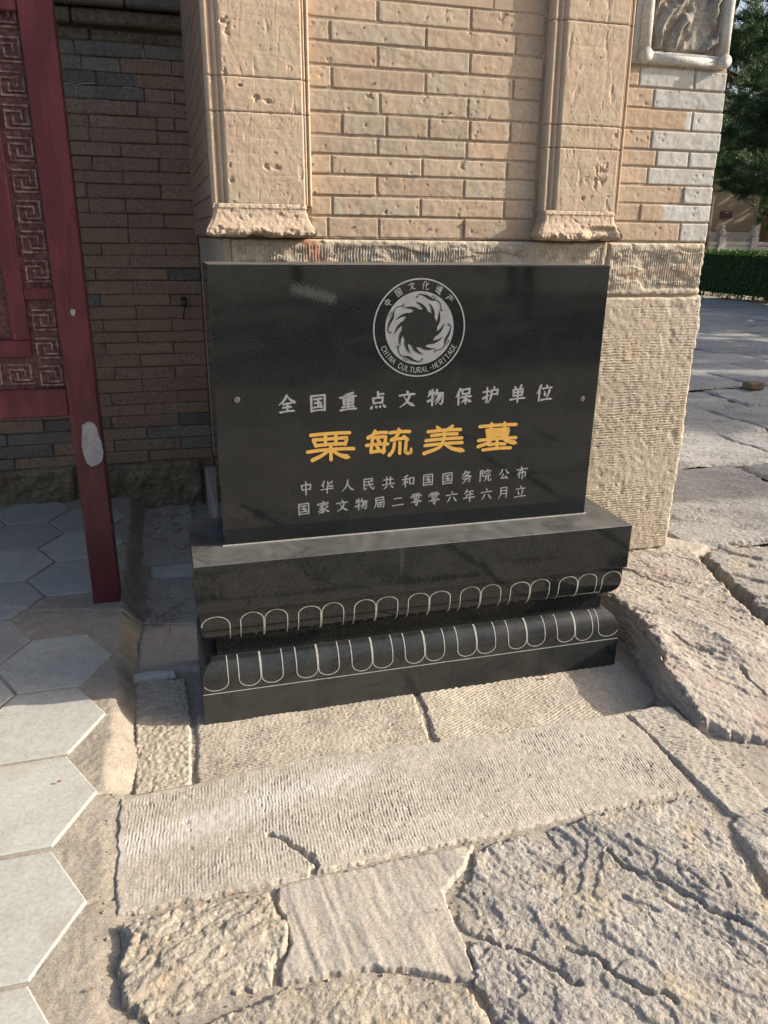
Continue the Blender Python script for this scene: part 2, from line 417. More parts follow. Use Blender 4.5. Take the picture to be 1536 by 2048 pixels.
M_GRANBASE = granite('black_granite_base', 0.006, 0.05)
M_DUST_GLINT = granite('dust_and_glint_granite', 0.40, 0.16)  # real dust on the ledge; also paints the glint along the tablet's top
M_GRANLOW = granite('dusty_skylit_granite', 0.085, 0.24)  # dust plus extra pale film standing in for the sky's sheen
M_SAWN = plain_mat('sawn_granite_edge', (0.10, 0.095, 0.09), 0.6, var=0.3, scale=200)
M_WHITE = plain_mat('pale_grey_paint', (0.25, 0.26, 0.265), 0.65, var=0.16, scale=60)
M_EMBL = plain_mat('grey_emblem_paint', (0.23, 0.24, 0.245), 0.6, var=0.16, scale=26)
M_GOLD = plain_mat('gold_paint', (0.56, 0.325, 0.075), 0.5, var=0.10, scale=50)
M_GROOVE = plain_mat('engraved_line', (0.36, 0.35, 0.315), 0.8, var=0.2, scale=90)
M_DARKP = plain_mat('dark_granite_cut', (0.016, 0.018, 0.019), 0.25, var=0.3, scale=300)

def red_paint(name, c=(0.118, 0.024, 0.030), worn=0.0):
    m, nt, b = new_mat(name)
    v = coords(nt)
    n1 = noise(nt, v, 7, 5, 0.6, 0.4); n2 = noise(nt, v, 90, 4, 0.6)
    mp = nt.nodes.new('ShaderNodeMapping'); mp.inputs['Scale'].default_value = (22, 22, 3.0); nt.links.new(v, mp.inputs[0])
    n3 = noise(nt, mp.outputs[0], 1.0, 4, 0.5, 0.5)
    st = ramp(nt, n3, [(0.5, (1, 1, 1)), (0.53, (0.72, 0.66, 0.62))]).outputs[0]
    cc = ramp(nt, n1, [(0.3, tuple(x * 0.8 for x in c)), (0.7, tuple(x * 1.2 for x in c))]).outputs[0]
    cc = mixc(nt, 0.7, cc, st, 'MULTIPLY')
    sp = ramp(nt, noise(nt, v, 45, 3, 0.5), [(0.745, (0, 0, 0)), (0.76, (1, 1, 1))]).outputs[0]
    cc = mixc(nt, math_n(nt, 'MULTIPLY', sp, 0.6), cc, (0.42, 0.36, 0.33))
    if worn:
        w = ramp(nt, noise(nt, v, 60, 5, 0.7), [(0.45, (0, 0, 0)), (0.6, (1, 1, 1))]).outputs[0]
        cc = mixc(nt, math_n(nt, 'MULTIPLY', w, worn), cc, (0.36, 0.27, 0.235))
    nt.links.new(cc, b.inputs['Base Color']); b.inputs['Roughness'].default_value = 0.42
    b.inputs['Specular IOR Level'].default_value = 0.4
    bump(nt, b, math_n(nt, 'ADD', n3, math_n(nt, 'MULTIPLY', n2, 0.3)), 0.12, 0.002)
    return m
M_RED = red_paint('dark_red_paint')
M_REDB = red_paint('deep_red_board_paint', (0.075, 0.016, 0.024))  # deeper red for the notice board
M_FRETB = red_paint('fret_ground_paint', (0.10, 0.026, 0.028), 0.22)
M_FRET = red_paint('worn_fret_paint', (0.16, 0.07, 0.06), 0.75)
M_BARE = plain_mat('bare_scraped_metal', (0.36, 0.35, 0.35), 0.6, var=0.2, scale=40)

def leaf_mat(name, a, b2, trans=0.25):
    m, nt, b = new_mat(name)
    v = coords(nt)
    c = ramp(nt, noise(nt, v, 3.0, 4, 0.7), [(0.3, a), (0.7, b2)]).outputs[0]
    nt.links.new(c, b.inputs['Base Color']); b.inputs['Roughness'].default_value = 0.55
    b.inputs['Specular IOR Level'].default_value = 0.3
    b.inputs['Transmission Weight'].default_value = 0.0
    tr = nt.nodes.new('ShaderNodeBsdfTranslucent'); nt.links.new(c, tr.inputs[0])
    mx = nt.nodes.new('ShaderNodeMixShader'); mx.inputs[0].default_value = trans
    out = [n for n in nt.nodes if n.type == 'OUTPUT_MATERIAL'][0]
    nt.links.new(b.outputs[0], mx.inputs[1]); nt.links.new(tr.outputs[0], mx.inputs[2]); nt.links.new(mx.outputs[0], out.inputs[0])
    return m
M_NEEDLE = leaf_mat('pine_needles', (0.028, 0.062, 0.026), (0.060, 0.110, 0.036))
M_CANDLE = leaf_mat('young_pine_shoots', (0.17, 0.22, 0.075), (0.22, 0.26, 0.10), 0.1)
M_HEDGE = leaf_mat('hedge_leaves', (0.035, 0.10, 0.009), (0.075, 0.175, 0.016), 0.12)
M_BARK = plain_mat('bark', (0.07, 0.05, 0.038), 0.9, var=0.35, scale=25, bump_s=0.6)
M_FARWALL = stone_mat('far_wall_brick', (0.27, 0.22, 0.16), (0.33, 0.275, 0.205), (0.38, 0.325, 0.25), 1.3, 14, 0.4, 0.01)
M_FARSTONE = plain_mat('far_pale_stone', (0.46, 0.44, 0.40), 0.85, var=0.15, scale=4)
M_PLAQUE = plain_mat('plum_sign_paint', (0.10, 0.045, 0.065), 0.5)
M_TIMBER = plain_mat('weathered_timber', (0.16, 0.115, 0.075), 0.85, var=0.35, scale=22, bump_s=0.5)
M_METAL = plain_mat('dark_metal', (0.04, 0.04, 0.042), 0.5, 0.6)
M_ROOF = plain_mat('grey_roof_tile', (0.11, 0.11, 0.11), 0.85, var=0.3, scale=6)
M_LEAFDRY = plain_mat('dry_red_leaf', (0.22, 0.075, 0.035), 0.8, var=0.4, scale=12)
M_CIGW = plain_mat('cigarette_paper', (0.62, 0.60, 0.55), 0.8)
M_CIGF = plain_mat('cigarette_filter', (0.48, 0.25, 0.07), 0.8)
M_STRAW = plain_mat('dry_straw', (0.25, 0.16, 0.09), 0.9, var=0.4, scale=30)

# ------------------------------------------------------------------ ground
gx = 260.0
mesh_py('ground', [(-gx, -gx, -0.06), (gx, -gx, -0.06), (gx, gx, -0.06), (-gx, gx, -0.06)], [(0, 1, 2, 3)], M_GROUND)['kind'] = 'structure'

HEX_Z = 0.075
def bed_height(X, Y):
    """mortar level between and under the stones"""
    front = 1 - sstep(-0.47, -0.40, Y)                      # towards the camera the paving lies higher
    z = -0.006 + front * 0.060
    left = 1 - sstep(-0.365, -0.285 + 0.02 * perlin(Y * 6, X * 0, 3), X + 0.012 * fbm(X * 9, Y * 9, 5, 2))
    z = z * (1 - left) + left * 0.067
    z = z + 0.0028 * fbm(X * 7, Y * 7, 8, 4) + 0.0013 * fbm(X * 60, Y * 60, 9, 3)
    for k in range(-6, 2):                                  # the cast filling is divided at the tip of every tile
        yk = -0.106 + 0.348 * k
        d = np.abs(Y - yk - 0.10 * (X + 0.37) + 0.003 * perlin(X * 30, Y * 30, 12))
        z = z - 0.006 * (1 - sstep(0.001, 0.006, d)) * (X > -0.375) * (X < -0.285)
    return z
nx, ny = 640, 700
xs = np.concatenate([np.linspace(-1.15, -0.45, 40), np.linspace(-0.445, 1.6, nx - 100), np.linspace(1.62, 3.2, 60)])
ys = np.concatenate([np.linspace(-3.4, -1.65, 40), np.linspace(-1.64, 0.6, ny - 120), np.linspace(0.62, 1.98, 80)])
GX, GY = np.meshgrid(xs, ys, indexing='ij')
paving = mesh_np('stone_paving', np.stack([GX, GY, bed_height(GX, GY)], -1).reshape(-1, 3), grid_faces(len(xs), len(ys)), M_MORTAR)
paving['kind'] = 'structure'

# -------- stones as heightfields inside an outline
def poly_sd(P, X, Y):
    d = np.full(X.shape, 1e9); ins = np.zeros(X.shape, bool); n = len(P)
    NX = np.zeros_like(X); NY = np.zeros_like(Y)
    for i in range(n):
        ax, ay = P[i]; bx, by = P[(i + 1) % n]
        ex, ey = bx - ax, by - ay
        t = np.clip(((X - ax) * ex + (Y - ay) * ey) / (ex * ex + ey * ey + 1e-12), 0, 1)
        qx, qy = ax + t * ex, ay + t * ey
        dd = np.hypot(X - qx, Y - qy)
        m = dd < d
        d = np.where(m, dd, d); NX = np.where(m, qx, NX); NY = np.where(m, qy, NY)
        c = ((ay > Y) != (by > Y)) & (X < ex * (Y - ay) / (ey + 1e-12) + ax)
        ins ^= c
    return np.where(ins, d, -d), NX, NY
def cut_lines(X, Y, lines, width=0.005):
    """0..1 depth of cracks along polylines (world xy)"""
    out = np.zeros_like(X)
    for k, L in enumerate(lines):
        Xw = X + 0.009 * fbm(X * 20, Y * 20, 70 + k, 4, 0.55); Yw = Y + 0.009 * fbm(X * 20, Y * 20, 90 + k, 4, 0.55)
        for (ax, ay), (bx, by) in zip(L[:-1], L[1:]):
            ex, ey = bx - ax, by - ay
            t = np.clip(((Xw - ax) * ex + (Yw - ay) * ey) / (ex * ex + ey * ey), 0, 1)
            d = np.hypot(Xw - ax - t * ex, Yw - ay - t * ey)
            out = np.maximum(out, 1 - sstep(width * 0.4, width * 1.6, d))
    return out
OUT = []
def stone(px, z, mat, relief, res=0.004, edge=0.010, drop=0.03, rag=0.006, seed=1, world_pts=False, parent=None, name='paving_stone', label=None):
    P = np.array(px, float) if world_pts else np.array([onz(x, y, z)[:2] for x, y in px])
    OUT.append(P)
    x0, y0 = P.min(0) - 2 * res; x1, y1 = P.max(0) + 2 * res
    xs = np.arange(x0, x1 + res, res); ys = np.arange(y0, y1 + res, res)
    X, Y = np.meshgrid(xs, ys, indexing='ij')
    sd, qx, qy = poly_sd(P, X, Y)
    sdn = sd + rag * fbm(X * 30, Y * 30, seed + 5, 4, 0.6) - rag * 0.4
    keep = sd > -res * 1.6
    h = relief(X, Y, seed, sd)
    zz = z + h - drop * (1 - np.clip(sdn / edge, 0, 1)) ** 2
    # tuck outside vertices onto the outline
    o = sd < 0
    Xk = np.where(o, qx, X); Yk = np.where(o, qy, Y)
    nu, nv = X.shape
    fq = grid_faces(nu, nv)
    k = keep.ravel()
    fq = fq[k[fq].all(1) & (sd.ravel()[fq] > 0).any(1)]
    V = np.stack([Xk, Yk, zz], -1).reshape(-1, 3)
    used = np.unique(fq); remap = np.full(len(V), -1, np.int64); remap[used] = np.arange(len(used))
    ob = mesh_np(name, V[used], remap[fq], mat, parent or paving)
    if label: ob['label'] = label
    return ob
def r_tool(ang, pitch, amp=0.0013, rough=0.0012, wear=0.25, cracks=None):
    ca, sa = math.cos(ang), math.sin(ang)
    def f(X, Y, s, sd):
        u = (X * ca + Y * sa) + 0.0018 * fbm(X * 12, Y * 12, s, 3)
        v = -X * sa + Y * ca
        bd = v / 0.055 + 0.5 * perlin(u * 9, v * 3, s + 12)                  # the mason worked in short rows
        ph = _hash(np.floor(bd), np.floor(bd * 0), s + 13) * 6.28
        g = np.sin(2 * math.pi * u / pitch + ph + 1.0 * perlin(v * 14, u * 10, s + 2))
        g = np.where(g > 0, g ** 0.8 if False else np.sqrt(np.abs(g)), -np.abs(g))
        brk = 0.58 + 0.85 * fbm(u * 85, v * 45, s + 3, 3, 0.6)               # each chisel line breaks into strokes
        m = np.clip(0.72 + wear * 3.0 * fbm(X * 5, Y * 5, s + 4, 4), 0.05, 1.15) * sstep(0.012, 0.03, sd)
        h = amp * g * np.clip(brk, 0.1, 1.3) * m + rough * fbm(X * 55, Y * 55, s + 6, 3) - 0.0025 * pits(X * 34, Y * 34, s + 9, 0.07, 0.3)
        h = h + 0.004 * fbm(X * 3, Y * 3, s + 11, 2)
        if cracks: h = h - 0.014 * cut_lines(X, Y, cracks, 0.005)
        return h
    return f
def r_hammer(amp=0.003, sc=55, big=0.004, lines=None):
    def f(X, Y, s, sd):
        h = amp * (fbm(X * sc, Y * sc, s, 4, 0.65) + 1.2 * (np.abs(perlin(X * sc * .8, Y * sc * .8, s + 21)) - .3)) + big * fbm(X * 6, Y * 6, s + 3, 3) - amp * 0.9 * pits(X * sc * 0.7, Y * sc * 0.7, s + 7, 0.15, 0.45)
        if lines is not None:
            u = X * math.cos(lines) + Y * math.sin(lines); v = -X * math.sin(lines) + Y * math.cos(lines)
            h = h + 0.0020 * np.sin(2 * math.pi * u / 0.011 + 2.5 * perlin(u * 9, v * 9, s + 8)) * np.clip(0.6 + fbm(X * 8, Y * 8, s + 9, 2), 0, 1)
        return h
    return f
def r_rock(ang, amp=0.012, seed2=0, cracks=None, layer=0.010, flat=0.0):
    ca, sa = math.cos(ang), math.sin(ang)
    def f(X, Y, s, sd):
        u = X * ca + Y * sa; v = -X * sa + Y * ca
        wu = u + 0.03 * fbm(X * 6, Y * 6, s + 1, 2); wv = v + 0.010 * fbm(X * 18, Y * 18, s + 2, 3)
        big = fbm(wu * 1.3, wv * 4.2, s + 3, 6, 0.52)
        lv = big * amp * 1.5 / layer                                            # split layers: ledges with small steep faces
        fl = np.floor(lv); fr = lv - fl
        h = layer * (fl + np.clip((fr - 0.86) / 0.14, 0, 1) * 0.62 + fr * 0.38)
        rough = np.clip(0.55 + 0.9 * fbm(X * 2.6, Y * 2.6, s + 16, 2), 0.08, 1.5)  # some areas worn smooth, some broken
        h = h + rough * (0.0030 * fbm(u * 20, v * 46, s + 4, 5, 0.62) + 0.0030 * (np.abs(perlin(wu * 18, wv * 40, s + 22)) - 0.3) + 0.0016 * (np.abs(perlin(X * 62, Y * 62, s + 23)) - 0.3)) + 0.0008 * fbm(X * 110, Y * 110, s + 5, 2)
        if cracks: h = h - 0.014 * cut_lines(X, Y, cracks, 0.005)
        return h
    return f
def r_hammer(amp=0.003, sc=55, big=0.004, lines=None):
    def f(X, Y, s, sd):
        h = amp * (fbm(X * sc, Y * sc, s, 4, 0.65) + 1.2 * (np.abs(perlin(X * sc * .8, Y * sc * .8, s + 21)) - .3)) + big * fbm(X * 6, Y * 6, s + 3, 3) - amp * 0.9 * pits(X * sc * 0.7, Y * sc * 0.7, s + 7, 0.15, 0.45)
        if lines is not None:
            u = X * math.cos(lines) + Y * math.sin(lines); v = -X * math.sin(lines) + Y * math.cos(lines)
            h = h + 0.0020 * np.sin(2 * math.pi * u / 0.011 + 2.5 * perlin(u * 9, v * 9, s + 8)) * np.clip(0.6 + fbm(X * 8, Y * 8, s + 9, 2), 0, 1)
        return h
    return f
def r_rock(ang, amp=0.012, seed2=0, cracks=None, layer=0.010, flat=0.0):
    ca, sa = math.cos(ang), math.sin(ang)
    def f(X, Y, s, sd):
        u = X * ca + Y * sa; v = -X * sa + Y * ca
        wu = u + 0.03 * fbm(X * 6, Y * 6, s + 1, 2); wv = v + 0.012 * fbm(X * 16, Y * 16, s + 2, 3)
        big = fbm(wu * 1.6, wv * 4.6, s + 3, 3, 0.45)
        # split layers: terraces with steep little faces
        lv = big * amp * 1.7 / layer
        fl = np.floor(lv); fr = lv - fl
        h = layer * (fl + sstep(0.90, 1.0, fr) * 0.75 + fr * 0.25)
        h = h * (1 - flat) + flat * big * amp
        rg = 1 - np.abs(fbm(wu * 5, wv * 17, s + 14, 3)) * 2.2
        h = h - 0.006 * np.clip(rg - 0.80, 0, 1) / 0.2 * np.clip(fbm(X * 4, Y * 4, s + 15, 2) + 0.35, 0, 1)        # splits along the bedding
        h = h + 0.0022 * fbm(u * 14, v * 40, s + 4, 4, 0.62) * np.clip(0.7 + fbm(X * 3, Y * 3, s + 16, 2), 0.1, 1.6) + 0.0016 * fbm(X * 85, Y * 85, s + 5, 3, 0.65) + 0.0034 * (np.abs(perlin(wu * 14, wv * 30, s + 22)) - 0.3) + 0.0022 * (np.abs(perlin(X * 48, Y * 48, s + 23)) - 0.3)
        if cracks: h = h - 0.014 * cut_lines(X, Y, cracks, 0.0042)
        return h
    return f
def r_smear(ang, amp=0.0022):
    ca, sa = math.cos(ang), math.sin(ang)
    def f(X, Y, s, sd):
        u = X * ca + Y * sa; v = -X * sa + Y * ca
        return amp * fbm(u * 34, v * 4, s, 3) + 0.003 * fbm(X * 5, Y * 5, s + 1, 3) + 0.0007 * fbm(X * 90, Y * 90, s + 2, 2) - 0.006 * np.clip(perlin(u * 26, v * 3, s + 3) - 0.45, 0, 1)
    return f

def W(pts, z): return [tuple(onz(x, y, z)[:2]) for x, y in pts]
Z4 = 0.063
# long tooled slab in front of the base
crk = [W([(540, 1668), (585, 1690), (618, 1712), (630, 1735), (620, 1750)], Z4)]
stone([(236, 1598), (420, 1556), (640, 1508), (868, 1482), (1245, 1424), (1290, 1462), (1345, 1520), (1398, 1578), (1180, 1624), (1040, 1658), (800, 1708), (555, 1765), (400, 1797), (230, 1832), (226, 1760), (232, 1680)], Z4, M_TOOL, r_tool(R(-4), 0.0080, 0.0012, 0.0008, cracks=crk), 0.0023, 0.006, 0.011, 0.004, 21, label='long pale slab of fine chisel ridges')
# slabs right at the granite base
stone([(268, 1362), (372, 1353), (384, 1415), (386, 1572), (266, 1598)], 0.006, M_HAMMER, r_hammer(0.0026, 70), 0.0035, 0.008, 0.02, 0.004, 22)
stone([(390, 1430), (620, 1400), (828, 1380), (846, 1430), (868, 1490), (640, 1520), (389, 1585)], 0.004, M_HAMMER, r_hammer(0.0012, 95, 0.003, R(55)), 0.0033, 0.008, 0.02, 0.005, 23)
stone([(834, 1378), (1040, 1345), (1225, 1310), (1330, 1395), (1262, 1432), (1040, 1466), (874, 1492), (852, 1430)], 0.004, M_HAMMER, r_hammer(0.0013, 95, 0.003, R(115)), 0.0033, 0.008, 0.02, 0.005, 24)
# shaded strip stones left of the base
stone([(288, 1015), (382, 1006), (392, 1040), (396, 1122), (270, 1132)], 0.004, M_SMEAR, r_hammer(0.002, 40, 0.006), 0.006, 0.012, 0.02, 0.006, 25)
stone([(300, 1132), (388, 1124), (390, 1146), (304, 1152)], 0.012, M_FARSTONE, r_hammer(0.0015, 50, 0.002), 0.005, 0.008, 0.02, 0.003, 26)
stone([(292, 1160), (390, 1152), (405, 1240), (408, 1340), (268, 1342), (276, 1280), (288, 1230)], 0.008, M_SMEAR, r_hammer(0.002, 40, 0.004), 0.005, 0.012, 0.02, 0.008, 27)
stone([(262, 1347), (300, 1340), (354, 1338), (352, 1346), (300, 1354), (264, 1357)], 0.018, M_FARSTONE, r_hammer(0.0012, 50, 0.002), 0.003, 0.006, 0.02, 0.003, 28)
# narrow tooled stone on the right
stone([(1250, 1426), (1300, 1409), (1345, 1411), (1420, 1475), (1536, 1590), (1600, 1650), (1530, 1668), (1455, 1624), (1400, 1572), (1320, 1494)], 0.066, M_TOOL, r_tool(R(66), 0.0135, 0.0036, 0.0014), 0.003, 0.010, 0.04, 0.004, 31)
# foreground rubble
stone([(236, 1846), (300, 1824), (420, 1801), (543, 1777), (553, 1810), (577, 1850), (575, 1892), (556, 1930), (551, 1968), (470, 1985), (385, 2014), (330, 2030), (268, 2034), (238, 1990), (232, 1930), (244, 1890)], 0.074, M_YELLOW, r_rock(R(20), 0.010, 0, None, 0.006), 0.0028, 0.010, 0.022, 0.010, 41, label='rough yellowish rubble stone')
stone([(554, 1770), (680, 1742), (800, 1714), (950, 1686), (930, 1735), (890, 1778), (900, 1815), (918, 1850), (940, 1905), (962, 1962), (900, 1958), (820, 1940), (742, 1936), (650, 1952), (562, 1966), (556, 1935), (578, 1890), (570, 1845), (552, 1805)], 0.066, M_SMEAR, r_smear(R(6), 0.0016), 0.0026, 0.005, 0.012, 0.004, 42, label='patch of smeared grey cement')
stone([(300, 2130), (340, 2075), (420, 2030), (560, 1974), (640, 1956), (742, 1944), (830, 1952), (940, 1966), (985, 2040), (1010, 2120), (1000, 2230), (600, 2260), (320, 2230)], 0.07, M_YELLOW, r_hammer(0.0020, 70, 0.006), 0.0034, 0.010, 0.02, 0.008, 43)
rk = W([(1135, 1885), (1190, 1905), (1250, 1960), (1300, 1985), (1345, 2000)], 0.08)
rk2 = W([(1215, 1695), (1245, 1725), (1330, 1765), (1420, 1815), (1500, 1850)], 0.08)
rk3 = W([(930, 1852), (1010, 1875), (1080, 1915), (1165, 1965)], 0.08)
stone([(945, 1692), (1000, 1668), (1042, 1655), (1180, 1626), (1300, 1599), (1398, 1579), (1440, 1626), (1480, 1700), (1540, 1800), (1620, 1930), (1720, 2100), (1800, 2300), (1030, 2300), (1015, 2120), (990, 2040), (950, 1965), (924, 1860), (900, 1790), (930, 1745)], 0.073, M_ROCK, r_rock(R(-52), 0.0105, 0, [rk, rk2, rk3], 0.005), 0.0030, 0.009, 0.020, 0.011, 44, label='broad weathered grey rock split in layers')
stone([(1446, 1632), (1540, 1604), (1700, 1575), (1900, 1700), (1850, 1900), (1640, 1920), (1552, 1798), (1490, 1700)], 0.07, M_ROCK, r_rock(R(-50), 0.008, 0, None, 0.005), 0.005, 0.012, 0.04, 0.008, 45)
# stones nearer than the frame's lower edge
stone([(-60, 2500), (500, 2320), (1000, 2330), (1000, 2800), (-200, 2900)], 0.07, M_HAMMER, r_hammer(0.003, 30, 0.006), 0.010, 0.016, 0.04, 0.010, 46)
stone([(1020, 2320), (1850, 2320), (2400, 2900), (1020, 2820)], 0.07, M_ROCK, r_rock(R(-50), 0.010, 0, None, 0.008), 0.010, 0.016, 0.04, 0.010, 47)

# big raised slab on the right with its layered side
ZS = 0.15
side_px = [(1180, 1160), (1206, 1184), (1236, 1205), (1262, 1224), (1290, 1262), (1315, 1301), (1326, 1338), (1358, 1371), (1405, 1424)]
side = [tuple(onz(x, y, ZS - 0.03 * k / 8)[:2]) for k, (x, y) in enumerate(side_px)]
side = [(1.395, 0.50), (1.39, 0.20)] + side[1:]
top_poly = side + [tuple(onz(1470, 1462, 0.09)[:2]), tuple(onz(1560, 1476, 0.09)[:2]), tuple(onz(1700, 1460, 0.10)[:2]), tuple(onz(1640, 1350, 0.12)[:2]), tuple(onz(1545, 1252, ZS)[:2]), tuple(onz(1500, 1216, ZS)[:2]), tuple(onz(1432, 1150, ZS)[:2]), tuple(onz(1400, 1112, ZS)[:2]), (2.02, 0.47), (1.6, 0.50)]
def r_slab(X, Y, s, sd):
    base = r_rock(R(-48), 0.0065, 0, [W([(1345, 1262), (1380, 1280), (1425, 1292)], ZS), W([(1240, 1130), (1290, 1150), (1340, 1172)], ZS), W([(1480, 1318), (1536, 1358)], ZS)], 0.0045)(X, Y, s, sd)
    dip = -0.075 * sstep(-0.22, -0.75, Y)                 # its front end is worn down to the level of the walkway
    tl = 0.0014 * np.sin((X * 0.8 + Y * 0.6) * 2 * math.pi / 0.013) * np.clip(fbm(X * 3.3, Y * 3.3, s + 20, 2) + 0.1, 0, 1)
    hol = -0.016 * np.clip(1 - ((X - 1.50) / 0.10) ** 2 - ((Y + 0.30) / 0.20) ** 2, 0, 1)
    return base + dip + tl + hol
stone(top_poly, ZS, M_PINKROCK, r_slab, 0.004, 0.014, 0.03, 0.012, 51, world_pts=True, name='raised_slab', label='raised eroded slab beside the granite base')
# its side face: beds of stone, one above the other
sp = np.array(side); seg = np.r_[0, np.cumsum(np.hypot(*np.diff(sp, axis=0).T))]
S = np.linspace(0, seg[-1], 320); sx = np.interp(S, seg, sp[:, 0]); sy = np.interp(S, seg, sp[:, 1])
H = np.linspace(0, 1, 60)
SS, HH = np.meshgrid(S, H, indexing='ij')
dip = -0.075 * sstep(-0.22, -0.75, sy)
ztop = (ZS - 0.008 + dip)[:, None]
ZZ = ztop + (-0.03 - ztop) * HH
outw = 0.006 * fbm(SS * 6, ZZ * 90, 61, 4) + 0.004 * fbm(SS * 25, ZZ * 60, 62, 3) - 0.010 * (1 - HH) ** 6 - 0.006 * np.clip(perlin(SS * 2.5, ZZ * 60, 63), 0, 1)
XX = sx[:, None] - outw - 0.004; YY = np.repeat(sy[:, None], len(H), 1)
mesh_np('raised_slab_side', np.stack([XX, YY, ZZ], -1).reshape(-1, 3), grid_faces(len(S), len(H)), M_PINKROCK, paving)
# stones beyond it, towards the courtyard
stone([(1404, 1108), (1440, 1092), (1545, 1096), (1640, 1150), (1660, 1250), (1560, 1244), (1508, 1206), (1440, 1142)], 0.13, M_ROCK, r_rock(R(-40), 0.016, 0, None, 0.010), 0.005, 0.014, 0.05, 0.012, 52)
stone([(1556, 1258), (1660, 1262), (1760, 1330), (1760, 1450), (1712, 1455), (1655, 1345)], 0.13, M_ROCK, r_rock(R(-40), 0.012, 0, None, 0.008), 0.007, 0.014, 0.05, 0.010, 53)
stone([(1262, 1080), (1330, 1070), (1425, 1090), (1396, 1106), (1300, 1118), (1240, 1112)], 0.135, M_TOOL, r_tool(R(0), 0.012, 0.0018), 0.005, 0.012, 0.04, 0.006, 54)

# -------- hexagon tiles
hexp = bpy.data.objects.new('hexagon_pavement', None)
V = [(-3.4, -3.4, 0.064), (-1.1, -3.4, 0.064), (-1.1, 1.96, 0.064), (-3.4, 1.96, 0.064)]
hexp = mesh_py('hexagon_pavement', V, [(0, 1, 2, 3)], M_MORTAR); hexp['kind'] = 'structure'
def hex_tile(cx, cy, seed):
    rs = random.Random(seed)
    g = 0.0055 + rs.uniform(0, 0.002)
    hw, tip, hh = 0.091, 0.184, 0.174
    pts = [(tip - g, 0), (hw - g * .4, hh - g), (-hw + g * .4, hh - g), (-tip + g, 0), (-hw + g * .4, -hh + g), (hw - g * .4, -hh + g)]
    a = R(rs.uniform(-0.5, 0.5)); ca, sa = math.cos(a), math.sin(a)
    zt = HEX_Z + rs.uniform(-0.0022, 0.0022); tx, ty = rs.uniform(-.006, .006), rs.uniform(-.006, .006)
    V = []
    for k, (s, dz) in enumerate(((1.0, -0.03), (1.0, -0.003), (0.978, 0.0))):
        for x, y in pts:
            V.append((cx + (x * ca - y * sa) * s, cy + (x * sa + y * ca) * s, zt + dz + x * tx + y * ty))
    Fs = [tuple(range(12, 18))] + [(k * 6 + i, k * 6 + (i + 1) % 6, (k + 1) * 6 + (i + 1) % 6, (k + 1) * 6 + i) for k in range(2) for i in range(6)]
    mesh_py('hexagon_tile', V, Fs, M_HEX, hexp)
k = 0
for c in range(0, 9):
    cx = -0.554 - 0.2755 * c
    for r in range(-8, 6):
        cy = -0.106 + 0.348 * r + (0.174 if c % 2 else 0)
        if cy > 1.82 or cy < -3.0: continue
        if c == 0 and r == 2: continue                    # this tile is missing: cement round the post
        if c == 1 and r == 1: pass
        hex_tile(cx, cy, 1000 + k); k += 1

# -------- courtyard flagstones to the right
court = mesh_py('courtyard', [(2.0, 0.55, -0.02), (3.15, 0.55, -0.02), (3.15, -3.4, -0.02), (13.2, -3.4, -0.02), (13.4, 24, -0.02), (1.9, 24, -0.02)], [(0, 1, 2, 3, 4, 5)], M_MORTAR); court['kind'] = 'structure'
rs = random.Random(5)
rows = [0.52]
while rows[-1] < 15: rows.append(rows[-1] + rs.uniform(0.42, 0.75) * (1 + 0.05 * rows[-1]))
def flag(pts, z, seed):
    P = []
    rr = random.Random(seed)
    n = len(pts)
    for i in range(n):
        a, b = Vector(pts[i]), Vector(pts[(i + 1) % n])
        for t in (0.0, 0.25, 0.5, 0.75):
            q = a.lerp(b, t); P.append((q.x + rr.uniform(-.018, .018), q.y + rr.uniform(-.018, .018)))
    c = sum((Vector(p) for p in P), Vector((0, 0))) / len(P); m = len(P)
    V = [(x, y, z - 0.06) for x, y in P] + [(x, y, z - 0.012 + rr.uniform(-.004, .004)) for x, y in P]
    V += [(c.x + (x - c.x) * 0.94, c.y + (y - c.y) * 0.94, z + rr.uniform(-.006, .004)) for x, y in P] + [(c.x, c.y, z + rr.uniform(-.004, .006))]
    Fs = []
    for k in range(2):
        for i in range(m): Fs.append((k * m + i, k * m + (i + 1) % m, (k + 1) * m + (i + 1) % m, (k + 1) * m + i))
    for i in range(m): Fs.append((2 * m + i, 2 * m + (i + 1) % m, 3 * m))
    mesh_py('flagstone', V, Fs, M_FLAG, court, True)
cnt = 0
for j in range(len(rows) - 1):
    y0, y1 = rows[j], rows[j + 1]
    x = 1.85 + rs.uniform(0, 0.4) if y0 > 1.9 else 2.03 + rs.uniform(0, 0.05)
    while x < 13.0:
        w = rs.uniform(0.55, 1.3) * (1 + 0.04 * y0)
        g = 0.012
        sl = 0.06 * math.sin(j * 2.1)
        z = 0.02 + rs.uniform(-0.010, 0.012) + (0.08 if y0 < 1.0 and x < 3.2 else 0)
        q = [(x + g, y0 + g + sl * .2), (x + w - g, y0 + g + rs.uniform(-.05, .05)), (x + w - g + sl, y1 - g + rs.uniform(-.05, .05)), (x + g + sl, y1 - g)]
        if y0 < 4.6 and x < 5.4:
            stone(q, z, M_FLAG, r_rock(R(-30), 0.010, 0, None, 0.006), 0.011 if y0 > 1.8 else 0.008, 0.022, 0.022, 0.012, 400 + cnt, True, court, 'flagstone')
        else: flag(q, z, 300 + cnt)
        x += w; cnt += 1; continue
        flag([(x + g, y0 + g + sl * .2), (x + w - g, y0 + g + rs.uniform(-.05, .05)), (x + w - g + sl, y1 - g + rs.uniform(-.05, .05)), (x + g + sl, y1 - g)], z, 300 + cnt)
        x += w; cnt += 1

